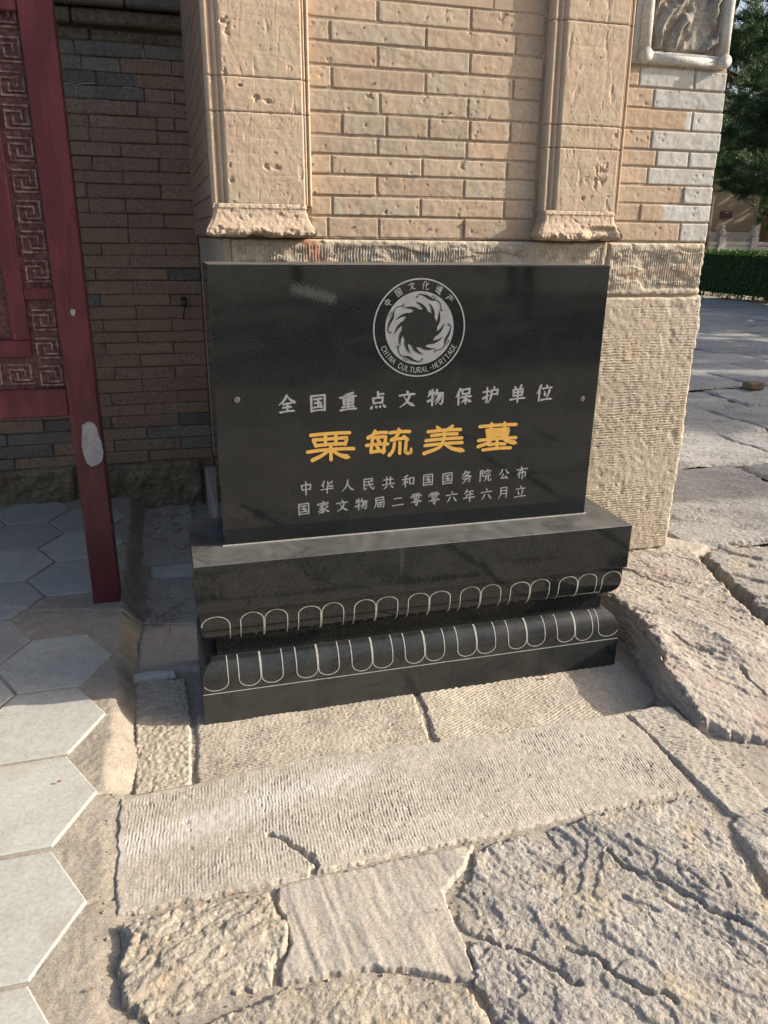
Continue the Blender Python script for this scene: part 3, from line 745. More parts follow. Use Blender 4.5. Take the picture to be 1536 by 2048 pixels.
rs = random.Random(8)
def clear_of(P):                                        # keep the side flags off the stones already laid
    q = np.array(P); c = np.vstack([q, q.mean(0)[None], (q + np.roll(q, -1, 0)) / 2])
    return all(poly_sd(o, c[:, 0], c[:, 1])[0].max() < -0.01 for o in OUT if abs(o.mean(0) - c.mean(0)).max() < 2.5)
y0 = -2.9
while y0 < 0.45:
    y1 = min(0.50, y0 + rs.uniform(0.42, 0.7)); x = 1.78 + rs.uniform(0, 0.1)
    if 0.50 - y1 < 0.25: y1 = 0.50
    while x < 9.0:
        w = rs.uniform(0.5, 1.0) * (1 + 0.08 * (x - 1.8))
        q = [(x + .012, y0 + .012), (x + w - .012, y0 + .012), (x + w - .012, y1 - .012), (x + .012, y1 - .012)]
        if clear_of(q): stone(q, 0.07 if x < 3.1 else 0.03, M_FLAG if x > 3.1 else M_ROCK, r_rock(R(-30), 0.008, 0, None, 0.005), 0.012, 0.015, 0.02, 0.010, 700 + int(x * 10 + y0 * 100), True, court if x > 3.1 else paving, 'flagstone' if x > 3.1 else 'paving_stone'); x += w
        else: x += 0.22
    y0 = y1

# ------------------------------------------------------------------ the granite stele
stele = empty('heritage_stele', (0.6, 0.06, 0.0))
tag(stele, 'polished black granite stele with gold and grey inscription on a stepped lotus base', 'stele')
SB = 0.5236; SH = 0.80; SW = 1.20; ST = 0.222
t = MB().box(0, SW, 0, ST, SB, SB + SH, 0.003).build('tablet', M_GRAN, stele)
MB().box(0.003, SW - 0.003, 0.002, ST - 0.002, SB + SH + 0.0002, SB + SH + 0.0012).build('top_glint_strip', M_DUST_GLINT, stele)  # pale strip added to draw the bright highlight along the top edge
BX0, BX1, BY0, BY1 = -0.097, 1.297, -0.137, 0.257
def inset_ring(i, z): return [(BX0 + i, BY0 + i, z), (BX1 - i, BY0 + i, z), (BX1 - i, BY1 - i, z), (BX0 + i, BY1 - i, z)]
def loft(prof):
    V = []; Fs = []
    for z, i in prof: V += inset_ring(i, z)
    for k in range(len(prof) - 1):
        for j in range(4): Fs.append((k * 4 + j, k * 4 + (j + 1) % 4, (k + 1) * 4 + (j + 1) % 4, (k + 1) * 4 + j))
    Fs += [(3, 2, 1, 0), tuple(len(V) - 4 + j for j in range(4))]
    return V, Fs
def profile(part):
    if part == 'low':
        p = [(0.111, 0.001), (0.150, 0.002)]
        for k in range(1, 13):
            a = k / 12 * math.pi / 2; p.append((0.150 + 0.057 * math.sin(a), 0.002 + 0.048 * (1 - math.cos(a)) ** 0.9))
        return p
    p = []
    for k in range(13):
        a = k / 12 * math.pi / 2; p.append((0.320 - 0.055 * math.cos(a), 0.009 + 0.042 * (1 - math.sin(a)) ** 0.9))
    return p + [(0.3725, 0.009)]
def inset_at(part, z):
    p = profile(part); return float(np.interp(z, [q[0] for q in p], [q[1] for q in p]))
V, Fs = loft([(0.0, 0.0), (0.1075, 0.0), (0.1105, 0.002)]); foot = MB().add(V, Fs).build('foot_course', M_GRANLOW, stele)
V, Fs = loft(profile('low')); lowc = MB().add(V, Fs).build('lower_lotus_moulding', M_GRANLOW, stele, True)
V, Fs = loft([(0.2075, 0.0515), (0.2645, 0.0515)]); MB().add(V, Fs).build('waist', M_GRANBASE, stele)
V, Fs = loft(profile('up')); upc = MB().add(V, Fs).build('upper_lotus_moulding', M_GRANBASE, stele, True)
for o in (lowc, upc):
    o.data.shade_smooth() if hasattr(o.data, 'shade_smooth') else None
    sm = o.data.polygons
    # crisp mitres, round profile
    o.data.set_sharp_from_angle(angle=R(40))
V, Fs = loft([(0.373, 0.002), (0.375, 0.0), (0.521, 0.0), (0.5216, 0.0006)]); MB().add(V, Fs).build('top_course', M_GRANBASE, stele)
V, Fs = loft([(0.5217, 0.0008), (0.5234, 0.0022)]); MB().add(V, Fs).build('top_ledge', M_DUST_GLINT, stele)
MB().box(-0.004, SW + 0.004, -0.0035, 0.004, SB - 0.0005, SB + 0.0028).build('bedding_seam', M_GROOVE, stele)

# engraved lotus petals: ribbons that follow the mouldings
def ribbon(pts, wid):
    """2-D polyline -> strip of quads with round-ish ends; returns verts, faces"""
    P = np.array(pts, float); n = len(P)
    T = np.gradient(P, axis=0); L = np.hypot(T[:, 0], T[:, 1]) + 1e-9; Nn = np.stack([-T[:, 1] / L, T[:, 0] / L], -1)
    w = np.asarray(wid, float) * np.ones(n) * 0.5
    A = P + Nn * w[:, None]; B = P - Nn * w[:, None]
    V = []; 
    for k in range(n): V += [A[k], B[k]]
    Fs = [(2 * k, 2 * k + 1, 2 * k + 3, 2 * k + 2) for k in range(n - 1)]
    return V, Fs
def petal_line(part, pts, w=0.0028):
    V2, Fs = ribbon(pts, w)
    V = []
    for x, z in V2:
        e = 0.0006; di = (inset_at(part, z + e) - inset_at(part, z - e)) / (2 * e)      # profile slope -> normal (-y, z)
        n = math.hypot(1, di)
        V.append((x, BY0 + inset_at(part, z) - 0.0010 / n, z + 0.0010 * di / n))
    return V, Fs
def arc_path(xa, xb, zleg, zmid, ztop, n=12):
    """leg up from zleg, round arch, leg down"""
    leg = zleg + (zmid - zleg) * np.linspace(0, 1, 44) ** 2
    p = [(xa, z) for z in leg]
    cx, rx = (xa + xb) / 2, (xb - xa) / 2
    p += [(cx - rx * math.cos(a), zmid + (ztop - zmid) * math.sin(a)) for a in np.linspace(0, math.pi, n)[1:-1]]
    p += [(xb, z) for z in leg[::-1]]
    return p
rs = random.Random(3)
ctr_up = [0.095, 0.266, 0.437, 0.609, 0.781, 0.953, 1.125]
mb = MB()
for c in ctr_up:
    for s in (-1, 1):
        a, b = (c - 0.069, c - 0.0015) if s < 0 else (c + 0.0015, c + 0.069)
        mb.add(*petal_line('up', arc_path(a, b, 0.2672, 0.335 + rs.uniform(-.004, .004), 0.3605 + rs.uniform(-.002, .002))))
mb.add(*petal_line('up', arc_path(-0.086, -0.005, 0.2672, 0.328, 0.358)[43:] ))
mb.add(*petal_line('up', arc_path(1.215, 1.286, 0.2672, 0.332, 0.360)[:55]))
petals_u = mb.build('engraved_petals', M_GROOVE, None); petals_u.parent = upc; petals_u.matrix_parent_inverse = Matrix.Identity(4)
mb = MB()
ctr_lo = [0.078, 0.252, 0.425, 0.598, 0.775, 0.953, 1.130]
for c in ctr_lo:
    for s in (-1, 1):
        a, b = (c - 0.066, c - 0.0015) if s < 0 else (c + 0.0015, c + 0.066)
        mb.add(*petal_line('low', arc_path(a, b, 0.2065, 0.145 + rs.uniform(-.004, .003), 0.1185 + rs.uniform(-.002, .002))))
mb.add(*petal_line('low', arc_path(-0.092, -0.02, 0.2065, 0.142, 0.117)[44:]))
mb.add(*petal_line('low', arc_path(1.218, 1.294, 0.2065, 0.148, 0.121)[:54]))
petals_l = mb.build('engraved_petals', M_GROOVE, None); petals_l.parent = lowc
for o in (petals_u, petals_l):
    o.matrix_parent_inverse = Matrix.Identity(4)
    o.matrix_parent_inverse = (Matrix.Translation(stele.location)).inverted() @ Matrix.Translation(stele.location)
V, Fs = ribbon([(x, 0.1085) for x in np.linspace(BX0 + 0.001, BX1 - 0.001, 30)], 0.003)
ln = MB().add([(x, BY0 - 0.0008, z) for x, z in V], Fs).build('engraved_line', M_GROOVE, None); ln.parent = foot

# ---- brush-written characters: strokes on a 100 x 100 field
G = {
 '全': 'p 50,95 35,72 8,48;n 50,95 68,70 95,50;h 30,52 70,52;h 30,33 70,33;h 14,10 86,10;v 50,52 50,10',
 '国': 'v 15,88 15,5;t 15,88 85,88 85,5;h 30,70 70,70;h 33,49 67,49;h 27,26 73,26;v 50,70 50,26;d 60,42 67,34;h 15,8 85,8',
 '重': 'p 75,92 50,87 25,84;h 8,74 92,74;v 24,64 26,34;t 24,64 76,64 74,34;h 26,50 74,50;h 26,36 74,36;v 50,86 50,6;h 18,21 82,21;h 8,6 92,6',
 '点': 'v 50,95 50,62;h 50,79 82,79;v 24,62 27,32;t 24,62 76,62 73,32;h 27,34 73,34;d 20,22 12,6;d 38,20 42,8;d 58,20 63,8;d 76,22 90,6',
 '文': 'd 46,95 56,80;h 8,72 92,72;p 66,70 48,32 10,6;n 32,66 55,30 92,6',
 '物': 'p 18,88 15,70 6,58;h 18,72 46,76;v 32,95 32,5;i 6,34 46,48;p 58,92 52,72 44,58;g 56,72 92,72 88,20 80,8 70,16;p 68,70 60,45 44,26;p 80,70 72,40 50,10',
 '保': 'p 30,95 20,70 5,48;v 21,66 21,4;v 42,88 44,60;t 42,88 84,88 82,60;h 44,62 82,62;h 36,44 94,44;v 63,60 63,4;p 62,42 52,26 36,14;n 64,42 76,26 95,14',
 '护': 'h 6,70 42,73;g 26,94 26,10 16,14;i 4,36 44,52;d 62,95 70,84;t 52,76 88,76 86,50;h 52,52 86,52;p 53,76 50,40 36,6',
 '单': 'd 30,95 38,82;p 70,96 58,80;v 22,76 25,38;t 22,76 78,76 75,38;h 25,58 75,58;h 25,40 75,40;h 6,22 94,22;v 50,76 50,0',
 '位': 'p 30,95 20,70 5,48;v 21,66 21,4;d 60,95 67,82;h 40,74 94,74;d 50,60 57,30;p 82,62 74,36 66,14;h 34,10 98,10',
 '栗': 'h 8,95 92,95;v 14,78 18,54;t 14,78 86,78 82,54;h 18,56 82,56;v 39,95 39,56;v 61,95 61,56;h 0,36 30,40 70,40 100,36;v 50,56 50,2;p 46,36 30,20 10,6;n 54,36 70,18 92,6',
 '毓': 'p 20,98 14,84 4,74;h 18,88 46,88;v 15,74 11,22;t 15,74 43,74 38,16;h 1,48 49,48;h 11,22 42,22;d 25,68 29,56;d 23,42 28,30;h 52,86 97,86;d 72,99 76,90;p 72,84 64,68 56,60;h 56,60 88,63;d 83,72 93,57;p 63,50 61,24 51,5;v 76,50 76,10;g 89,50 88,14 94,7 101,10 102,24',
 '美': 'd 33,99 40,88;p 69,99 60,88;h 12,84 88,84;h 20,68 80,68;h 8,52 92,52;v 50,84 50,52;h 6,34 94,34;p 50,52 40,24 4,4;n 52,34 70,16 98,4',
 '墓': 'h 6,91 94,91;v 34,100 34,81;v 66,100 66,81;v 24,77 26,53;t 24,77 76,77 74,53;h 26,65 74,65;h 26,54 74,54;h 4,41 96,41;p 44,54 30,31 4,18;n 57,52 74,32 98,20;h 30,21 70,21;v 50,34 50,4;h 16,4 84,4',
 '中': 'v 18,76 22,38;t 18,76 84,76 80,38;h 22,41 80,41;v 50,98 50,0',
 '华': 'p 30,96 20,76 6,62;v 22,76 22,52;p 88,88 70,74 54,68;g 56,92 56,58 66,52 90,52 92,64;h 6,34 94,34;v 50,50 50,0',
 '人': 'p 50,92 42,50 6,6;n 49,66 66,30 96,6',
 '民': 't 18,88 80,88 80,64;h 20,66 80,66;g 18,88 18,8 28,14 40,22;h 20,42 86,42;g 52,64 64,28 84,6 92,8 93,24',
 '共': 'h 14,72 86,72;v 36,92 36,36;v 64,92 64,36;h 4,36 96,36;p 38,26 28,14 12,4;d 62,26 86,6',
 '和': 'p 44,94 28,86 12,84;h 4,66 52,66;v 28,88 28,4;p 27,64 18,42 4,26;d 32,54 48,38;v 60,72 62,20;t 60,72 92,72 90,20;h 62,26 90,26',
 '务': 'p 42,96 30,76 12,62;h 36,84 74,84;p 74,84 48,60 6,44;n 34,76 60,56 94,46;g 26,34 78,34 74,8 62,12;p 52,46 42,20 14,0',
 '院': 'v 10,90 10,2;g 10,90 34,90 22,66 34,50 22,40;d 64,98 70,88;d 44,80 42,66;g 44,82 94,82 88,68;h 54,62 84,62;h 42,44 96,44;p 60,44 56,22 40,4;g 76,44 76,10 84,4 94,6 97,22',
 '公': 'p 38,88 26,62 8,46;n 60,88 74,64 94,48;t 48,50 30,18 72,22;d 66,36 82,8',
 '布': 'h 6,78 94,78;p 44,98 34,66 6,34;v 26,50 28,10;g 26,52 78,52 76,16 66,18;v 52,70 52,-2',
 '家': 'd 48,98 54,88;d 14,82 10,66;g 14,80 88,80 80,66;h 26,66 74,66;p 50,64 36,50 14,42;g 38,54 56,34 54,8 42,4;p 46,44 32,28 10,20;p 52,32 38,14 12,4;p 84,54 74,46 60,40;n 56,42 72,22 94,8',
 '局': 't 20,90 80,90 80,68;h 22,69 80,69;p 20,90 20,40 6,4;g 22,52 84,52 80,10 68,10;v 36,38 38,14;t 36,38 62,38 60,16;h 38,17 60,17',
 '二': 'h 22,72 78,72;h 8,18 92,18',
 '零': 'h 22,94 78,94;d 12,82 10,68;g 12,82 90,82 84,70;v 50,94 50,60;d 28,74 38,70;d 26,64 36,60;d 62,74 72,70;d 62,64 72,60;p 50,58 34,40 6,30;n 50,58 68,40 94,32;d 46,42 54,36;t 34,29 66,29 50,12;d 40,18 58,2',
 '六': 'd 46,96 56,80;h 6,66 94,66;p 36,50 26,26 10,8;d 60,50 88,8',
 '年': 'p 30,98 22,80 8,66;h 26,82 82,82;h 28,58 80,58;v 28,58 28,34;h 4,32 96,32;v 56,82 56,-2',
 '月': 'p 26,92 26,40 8,2;g 26,92 76,92 74,6 62,8;h 28,66 74,66;h 27,42 74,42',
 '立': 'd 46,96 56,82;h 14,72 86,72;d 30,58 38,24;p 70,60 64,36 56,14;h 4,8 96,8',
 '化': 'p 34,96 22,68 4,44;v 22,66 22,0;p 84,76 64,56 42,42;g 56,94 56,14 64,4 90,6 94,24',
 '遗': 'v 40,88 42,68;t 40,88 84,88 82,68;h 40,69 82,69;v 62,98 62,56;h 34,56 92,56;v 46,48 46,26;t 46,48 80,48 78,26;p 62,44 56,26 40,16;d 68,24 84,14;d 10,90 20,78;h 6,60 24,60;v 24,60 20,18;n 8,10 30,14 98,4',
 '产': 'd 46,98 54,88;h 12,82 88,82;d 32,74 38,60;p 66,76 60,64 54,56;h 14,52 92,52;p 18,52 18,30 2,2',
}
WID = {'h': ((0, .95), (.12, .75), (.55, .66), (.85, .95), (1, .7)), 'v': ((0, 1.0), (.15, 1.05), (.6, .88), (.9, 1.0), (1, .6)),
       'p': ((0, .95), (.2, 1.1), (.6, .85), (1, .25)), 'n': ((0, .35), (.4, .8), (.78, 1.4), (1, .35)),
       'd': ((0, .35), (.6, 1.2), (.9, 1.15), (1, .6)), 't': ((0, .85), (.3, .72), (.5, 1.0), (.8, .95), (1, .8)),
       'g': ((0, .85), (.4, .8), (.75, .95), (.9, .8), (1, .25)), 'i': ((0, 1.15), (.4, .9), (1, .25))}
WID_LI = {k: ((0, .95), (.5, .9), (1, .95)) for k in 'hvtdi'}
WID_LI.update({'p': ((0, .85), (.5, .95), (1, 1.1)), 'n': ((0, .8), (.6, 1.1), (.85, 1.45), (1, .5)), 'g': ((0, .9), (.8, 1.0), (1, .7)), 'd': ((0, .8), (1, 1.1))})
def smooth_path(P, kind, n=14):
    P = np.array(P, float)
    if kind in 'tg' or len(P) == 2:
        out = []
        for a, b in zip(P[:-1], P[1:]):
            for t in np.linspace(0, 1, n // 2, endpoint=False): out.append(a + (b - a) * t)
        out.append(P[-1]); return np.array(out)
    Q = np.vstack([2 * P[0] - P[1], P, 2 * P[-1] - P[-2]]); out = []
    for i in range(1, len(Q) - 2):
        for t in np.linspace(0, 1, n, endpoint=False):
            out.append(0.5 * (2 * Q[i] + (Q[i + 1] - Q[i - 1]) * t + (2 * Q[i - 1] - 5 * Q[i] + 4 * Q[i + 1] - Q[i + 2]) * t * t + (3 * Q[i] - Q[i - 1] - 3 * Q[i + 1] + Q[i + 2]) * t ** 3))
    out.append(P[-1]); return np.array(out)
def glyph(mb, ch, cx, cz, w, h, weight, skew=0.08, rot=0.0, wid=WID, face=0.0, jit=0):
    rj = random.Random(jit)
    ca, sa = math.cos(rot), math.sin(rot)
    for si, st in enumerate(G[ch].split(';')):
        kind, pts = st[0], [tuple(float(q) for q in p.split(',')) for p in st[2:].split()]
        P = [(((x - 50) / 100) * w + rj.uniform(-.008, .008) * w, ((y - 50) / 100) * h + rj.uniform(-.008, .008) * h + skew * ((x - 50) / 100) * w) for x, y in pts]
        D = smooth_path(P, kind)
        if kind == 'h' and len(pts) == 2:                                   # brush horizontals bow slightly
            tt = np.linspace(0, 1, len(D)); D[:, 1] += 0.018 * h * np.sin(tt * math.pi)
        L = np.r_[0, np.cumsum(np.hypot(*np.diff(D, axis=0).T))]; L = L / L[-1]
        prof = wid[kind]; ww = np.interp(L, [p[0] for p in prof], [p[1] for p in prof]) * weight
        # short pointed extension at both ends gives the brush a rounded touch
        d0 = D[0] - D[1]; d1 = D[-1] - D[-2]; d0 /= np.hypot(*d0) + 1e-9; d1 /= np.hypot(*d1) + 1e-9
        D = np.vstack([D[0] + d0 * ww[0] * .42, D[0] + d0 * ww[0] * .2, D, D[-1] + d1 * ww[-1] * .2, D[-1] + d1 * ww[-1] * .42])
        ww = np.r_[ww[0] * .35, ww[0] * .85, ww, ww[-1] * .85, ww[-1] * .35]
        V2, Fs = ribbon(D, ww)
        y = face - 0.0006 - si * 0.00006
        mb.add([(cx + x * ca - z * sa, y, cz + x * sa + z * ca) for x, z in V2], Fs)
def line(text, xs_, z, w, h, weight, mat, name, wid=WID, skew=0.08):
    for i, (ch, x) in enumerate(zip(text, xs_)):
        mb = MB(); glyph(mb, ch, x, z, w, h, weight, skew, 0, wid, 0.0, i * 7 + len(text))
        o = mb.build(name, mat, None); o.parent = t
line('全国重点文物保护单位', np.linspace(0.2015, 1.012, 10), 0.9435, 0.057, 0.055, 0.0072, M_WHITE, 'grey_character')
line('栗毓美墓', (0.327, 0.506, 0.684, 0.862), 0.8105, 0.140, 0.086, 0.0112, M_GOLD, 'gold_character', WID_LI, 0.015)
line('中华人民共和国国务院公布', np.linspace(0.2505, 0.957, 12), 0.6855, 0.042, 0.042, 0.0046, M_WHITE, 'grey_character')
line('国家文物局二零零六年六月立', np.linspace(0.2424, 0.9555, 13), 0.622, 0.042, 0.041, 0.0046, M_WHITE, 'grey_character')
# ---- round emblem
EC = (0.5955, 1.1485); ER = 0.1405
def ring_mesh(r0, r1, y, n=96):
    V = [(EC[0] + r * math.cos(2 * math.pi * k / n), y, EC[1] + r * math.sin(2 * math.pi * k / n)) for r in (r0, r1) for k in range(n)]
    return V, [(k, (k + 1) % n, n + (k + 1) % n, n + k) for k in range(n)]
o = MB().add(*ring_mesh(ER - 0.0042, ER, -0.0006)).build('emblem_ring', M_WHITE, None); o.parent = t
RD = 0.1045
V = [(EC[0] + RD * math.cos(2 * math.pi * k / 96), -0.0006, EC[1] + RD * math.sin(2 * math.pi * k / 96)) for k in range(96)]
o = MB().add(V, [tuple(range(96))]).build('emblem_disc', M_EMBL, None); o.parent = t
mb = MB()                                                                     # dark whirling sun in its middle
V = [(EC[0] + RD * .515 * math.cos(2 * math.pi * k / 60), -0.0012, EC[1] + RD * .515 * math.sin(2 * math.pi * k / 60)) for k in range(60)]
mb.add(V, [tuple(range(60))])
for k in range(12):
    a0 = 2 * math.pi * k / 12 + 0.15
    pts = [(EC[0] + RD * (0.46 + 0.27 * s ** 0.85) * math.cos(a0 + 0.56 * s ** 1.1), EC[1] + RD * (0.46 + 0.27 * s ** 0.85) * math.sin(a0 + 0.56 * s ** 1.1)) for s in np.linspace(0, 1, 12)]
    V2, Fs = ribbon(pts, RD * (0.115 * (1 - np.linspace(0, 1, 12)) ** 0.8 + 0.004))
    mb.add([(x, -0.0013 - k * 0.00004, z) for x, z in V2], Fs)
o = mb.build('emblem_sun', M_DARKP, None); o.parent = t
# four running birds on the ring
for q in range(4):
    mb = MB(); b0 = math.pi / 2 * q + R(62)
    def pol(a, r): return (EC[0] + RD * r * math.cos(b0 + a), EC[1] + RD * r * math.sin(b0 + a))
    S1 = [pol(a, r) for a, r in ((0.62, .84), (0.52, .92), (0.30, .885), (0.10, .845), (-0.08, .90))]
    D = smooth_path(S1, 'p', 8); V2, Fs = ribbon(D, RD * np.interp(np.linspace(0, 1, len(D)), [0, .12, .35, .6, .8, 1], [.05, .018, .03, .075, .05, .02]))
    mb.add([(x, -0.0012, z) for x, z in V2], Fs)
    for j, S2 in enumerate(([(-0.08, .90), (-0.22, .885), (-0.40, .80)], [(0.12, .86), (0.10, .95), (0.02, .93)], [(-0.40, .80), (-0.48, .82)], [(-0.40, .80), (-0.46, .755)], [(-0.40, .80), (-0.38, .745)], [(0.04, .87), (-0.02, .96)])):
        D = smooth_path([pol(a, r) for a, r in S2], 'p', 6); V2, Fs = ribbon(D, RD * (0.022 if j in (0,) else 0.016))
        mb.add([(x, -0.00125 - j * 0.00005, z) for x, z in V2], Fs)
    o = mb.build('emblem_bird', M_DARKP, None); o.parent = t
for i, ch in enumerate('中国文化遗产'):
    mb = MB(); a = R(140 - i * 20.0) + R(3)
    r = 0.1215
    glyph(mb, ch, EC[0] + r * math.cos(a), EC[1] + r * math.sin(a), 0.0225, 0.0235, 0.0024, 0.0, a - math.pi / 2, WID, 0.0, i)
    o = mb.build('emblem_character', M_WHITE, None); o.parent = t
SERIF = {'C': 'a 78,76 50,98 15,82 8,50 15,18 50,2 82,22', 'H': 'v 18,98 18,2;v 82,98 82,2;h 18,52 82,52', 'I': 'v 50,98 50,2;h 32,97 68,97;h 32,3 68,3', 'N': 'v 16,98 16,2;n 16,98 84,2;v 84,98 84,2',
         'A': 'p 50,98 8,2;v 50,98 92,2;h 26,36 74,36', 'U': 'a 15,98 15,30 50,2 85,30 85,98', 'L': 'v 22,98 22,2;h 22,3 84,3', 'T': 'h 8,96 92,96;v 50,96 50,2;h 34,3 66,3', 'R': 'v 18,98 18,2;a 18,96 70,96 82,76 68,54 18,52;n 46,52 90,2',
         '-': 'h 25,48 75,48', 'E': 'v 20,98 20,2;h 20,96 80,96;h 20,52 68,52;h 20,3 84,3', 'G': 'a 82,78 50,98 15,82 8,50 15,18 50,2 84,14;v 84,44 84,10;h 60,44 90,44'}
word = 'CHINA CULTURAL-HERITAGE'
for i, ch in enumerate(word):
    if ch == ' ': continue
    mb = MB(); a = R(207 + i * (334 - 207) / (len(word) - 1)); r = 0.1205
    rot = a + math.pi / 2; ca, sa = math.cos(rot), math.sin(rot)
    for si, st in enumerate(SERIF[ch].split(';')):
        P = [((float(p.split(',')[0]) - 50) / 100 * 0.0118, (float(p.split(',')[1]) - 50) / 100 * 0.0165) for p in st[2:].split()]
        D = smooth_path(P, 'a' if st[0] == 'a' else 't', 8)
        V2, Fs = ribbon(D, 0.0021 if st[0] in 'van' else 0.0014)
        mb.add([(EC[0] + r * math.cos(a) + x * ca - z * sa, -0.0006 - si * 0.00006, EC[1] + r * math.sin(a) + x * sa + z * ca) for x, z in V2], Fs)
    o = mb.build('emblem_letter', M_WHITE, None); o.parent = t
for (x, z) in ((0.0606, 0.9617), (1.1492, 0.9174)):
    o = MB().lathe([(0.0, -0.0015), (0.0075, -0.0015), (0.0095, 0.001), (0.0095, 0.003)], (x, 0, z), 14, 'y').build('fixing_plug', M_SAWN, None); o.parent = t
for o in list(t.children) + list(foot.children) + list(lowc.children) + list(upc.children):
    # geometry was written in world coordinates: undo the parents' offset
    o.matrix_parent_inverse = Matrix.Identity(4)

# ------------------------------------------------------------------ gate pillar
pillar = empty('gate_pillar', (1.0, 1.2, 0.0))
tag(pillar, 'tan washed brick gate pillar with two stone pilasters on a tooled plinth', 'pillar')
LEAN = math.tan(R(1.9)); ZP = 1.3895; YB = 0.500
def lean_y(z): return (z - ZP) * LEAN
def brick_sheet(x0, x1, z0, z1, y, mat, seed, res=0.0034):
    nx_ = max(6, int((x1 - x0) / res)); nz_ = max(6, int((z1 - z0) / res))
    X, Z = np.meshgrid(np.linspace(x0, x1, nx_ + 1), np.linspace(z0, z1, nz_ + 1), indexing='ij')
    d = np.minimum(np.minimum(X - x0, x1 - X), np.minimum(Z - z0, z1 - Z))
    wear = 0.0022 * np.clip(fbm(X * 22, Z * 22, seed, 3) + 0.25, 0, 1.2)
    dn = d + 0.0016 * fbm(X * 70, Z * 70, 7, 2) - wear * (d < 0.012)
    rr = random.Random(seed)
    Yv = y + rr.uniform(-.0016, .0016) + (X - x0) * rr.uniform(-.004, .004) + 0.0009 * fbm(X * 26, Z * 26, seed + 1, 4, 0.6) + 0.0014 * np.clip(fbm(X * 12, Z * 30, seed + 2, 3) - 0.2, 0, 1)
    Yv = Yv + 0.0030 * pits(X * 44, Z * 44, seed + 3, 0.12, 0.30) + 0.0055 * pits(X * 15, Z * 15, seed + 4, 0.12, 0.13)
    Yv = Yv + 0.0030 * (1 - np.clip(dn / 0.0030, 0, 1)) ** 2
    Yv = np.where(d < 1e-6, y + 0.012, Yv) + (Z - ZP) * LEAN
    o = mesh_np('brick', np.stack([X, Yv, Z], -1).reshape(-1, 3), grid_faces(nx_ + 1, nz_ + 1), mat); under(pillar, o)
def brick_box(mb, x0, x1, z0, z1, y0, rnd, c=0.0035, depth=0.06):
    j = lambda: rnd.uniform(-0.0013, 0.0013)
    y0 = y0 + rnd.uniform(-0.0012, 0.0012)
    mb.box(x0, x1, y0, y0 + depth, z0, z1, c)
    mb.V = [(x + j(), y + j() * 0.5 + lean_y(z), z + j()) for x, y, z in mb.V]
    return mb
core = MB(); V = []
for z in (ZP + 0.001, 3.3):
    o_ = lean_y(z)
    V += [(0.071, YB + 0.0034 + o_, z), (1.905, YB + 0.0034 + o_, z), (1.905, 2.3, z), (0.071, 2.3, z)]
core.add(V, [(3, 2, 1, 0), (4, 5, 6, 7), (0, 1, 5, 4), (1, 2, 6, 5), (2, 3, 7, 6), (3, 0, 4, 7)])
core.build('joint_bed', M_JOINT, pillar)
zr = [2.0935, 2.0300, 1.9680, 1.9025, 1.8370, 1.7700, 1.7040, 1.6475, 1.5870, 1.5230, 1.4600, 1.3910]
xr = lambda xc, zc: None
def xw(xc, row):                                       # joint position from the photograph, on the brick face
    z = (zr[row] + zr[row + 1]) / 2
    px = 560 + xc / 2.844
    for y in range(-20, 520, 4):
        P = ony(px, y, YB + lean_y(z))
        if P[2] <= z: break
    return float(P[0])
JO = [[555, 1085], [283, 830, 1338], [555, 1080, 1500], [293, 827, 1325], [568, 1068], [353, 605, 845, 1078, 1308], [555, 1060], [293, 808, 1288], [550, 1046], [298, 798, 1272], [272, 562, 1043]]
XL, XR_ = 0.372, 1.178                                 # between the two pilasters (their mouldings run over the ends)
gap = 0.0010
rb = random.Random(11)
olive = {(1, 1), (2, 1), (3, 2), (4, 1), (4, 2), (5, 2), (5, 3), (6, 1), (7, 1), (7, 2), (0, 1)}
for r in range(11):
    js = [XL] + [xw(x, r) for x in JO[r]] + [XR_]
    for i in range(len(js) - 1):
        if js[i + 1] - js[i] < 0.012: continue
        m = M_OLIVE if (r, i) in olive or rb.random() < 0.12 else M_TAN
        brick_sheet(js[i] + gap, js[i + 1] - gap, zr[r + 1] + gap, zr[r] - gap, YB, m, 500 + r * 20 + i)
for r in range(3):                                     # courses above the frame
    z0 = zr[0] + r * 0.0645; x = XL
    while x < XR_ - 0.02:
        x2 = min(XR_, x + rb.choice((0.17, 0.31, 0.31)))
        if XR_ - x2 < 0.05: x2 = XR_
        brick_box(MB(), x + gap, x2 - gap, z0 + gap, z0 + 0.0645 - gap, YB, rb).build('brick', M_TAN, pillar); x = x2
# right-hand part beyond the second pilaster: tan, then bare grey bricks
def xw3(xc, row):
    z = (zr[row] + zr[row + 1]) / 2
    px = 1000 + xc / 2.866
    for y in range(60, 520, 3):
        P = ony(px, y, YB + lean_y(z))
        if P[2] <= z: break
    return float(P[0])
RB = {2: [(800, 't'), (1115, 'g'), (None, 'g')], 3: [(880, 't'), (None, 'g')], 4: [(1100, 'c'), (None, 'g')], 5: [(865, 't'), (None, 'g')], 6: [(895, 't'), (1080, 'g'), (None, 'g')],
      7: [(845, 't'), (None, 'g')], 8: [(1048, 't'), (None, 'g')], 9: [(800, 't'), (None, 'h')], 10: [(1028, 't'), (None, 'g')]}
hm = {'c': half_mat(1.755), 'h': half_mat(1.70)}
for r, row in RB.items():
    x = 1.484
    for xc, kd in row:
        x2 = (1.912 + rb.uniform(-0.006, 0.004)) if xc is None else xw3(xc, r)
        m = {'t': M_TAN, 'g': M_GREY}.get(kd) or hm[kd]
        brick_sheet(x + gap, x2 - gap, zr[r + 1] + gap, zr[r] - gap, YB - (0.002 if kd != 't' else 0), m, 900 + r * 20 + int(x * 100) % 17); x = x2
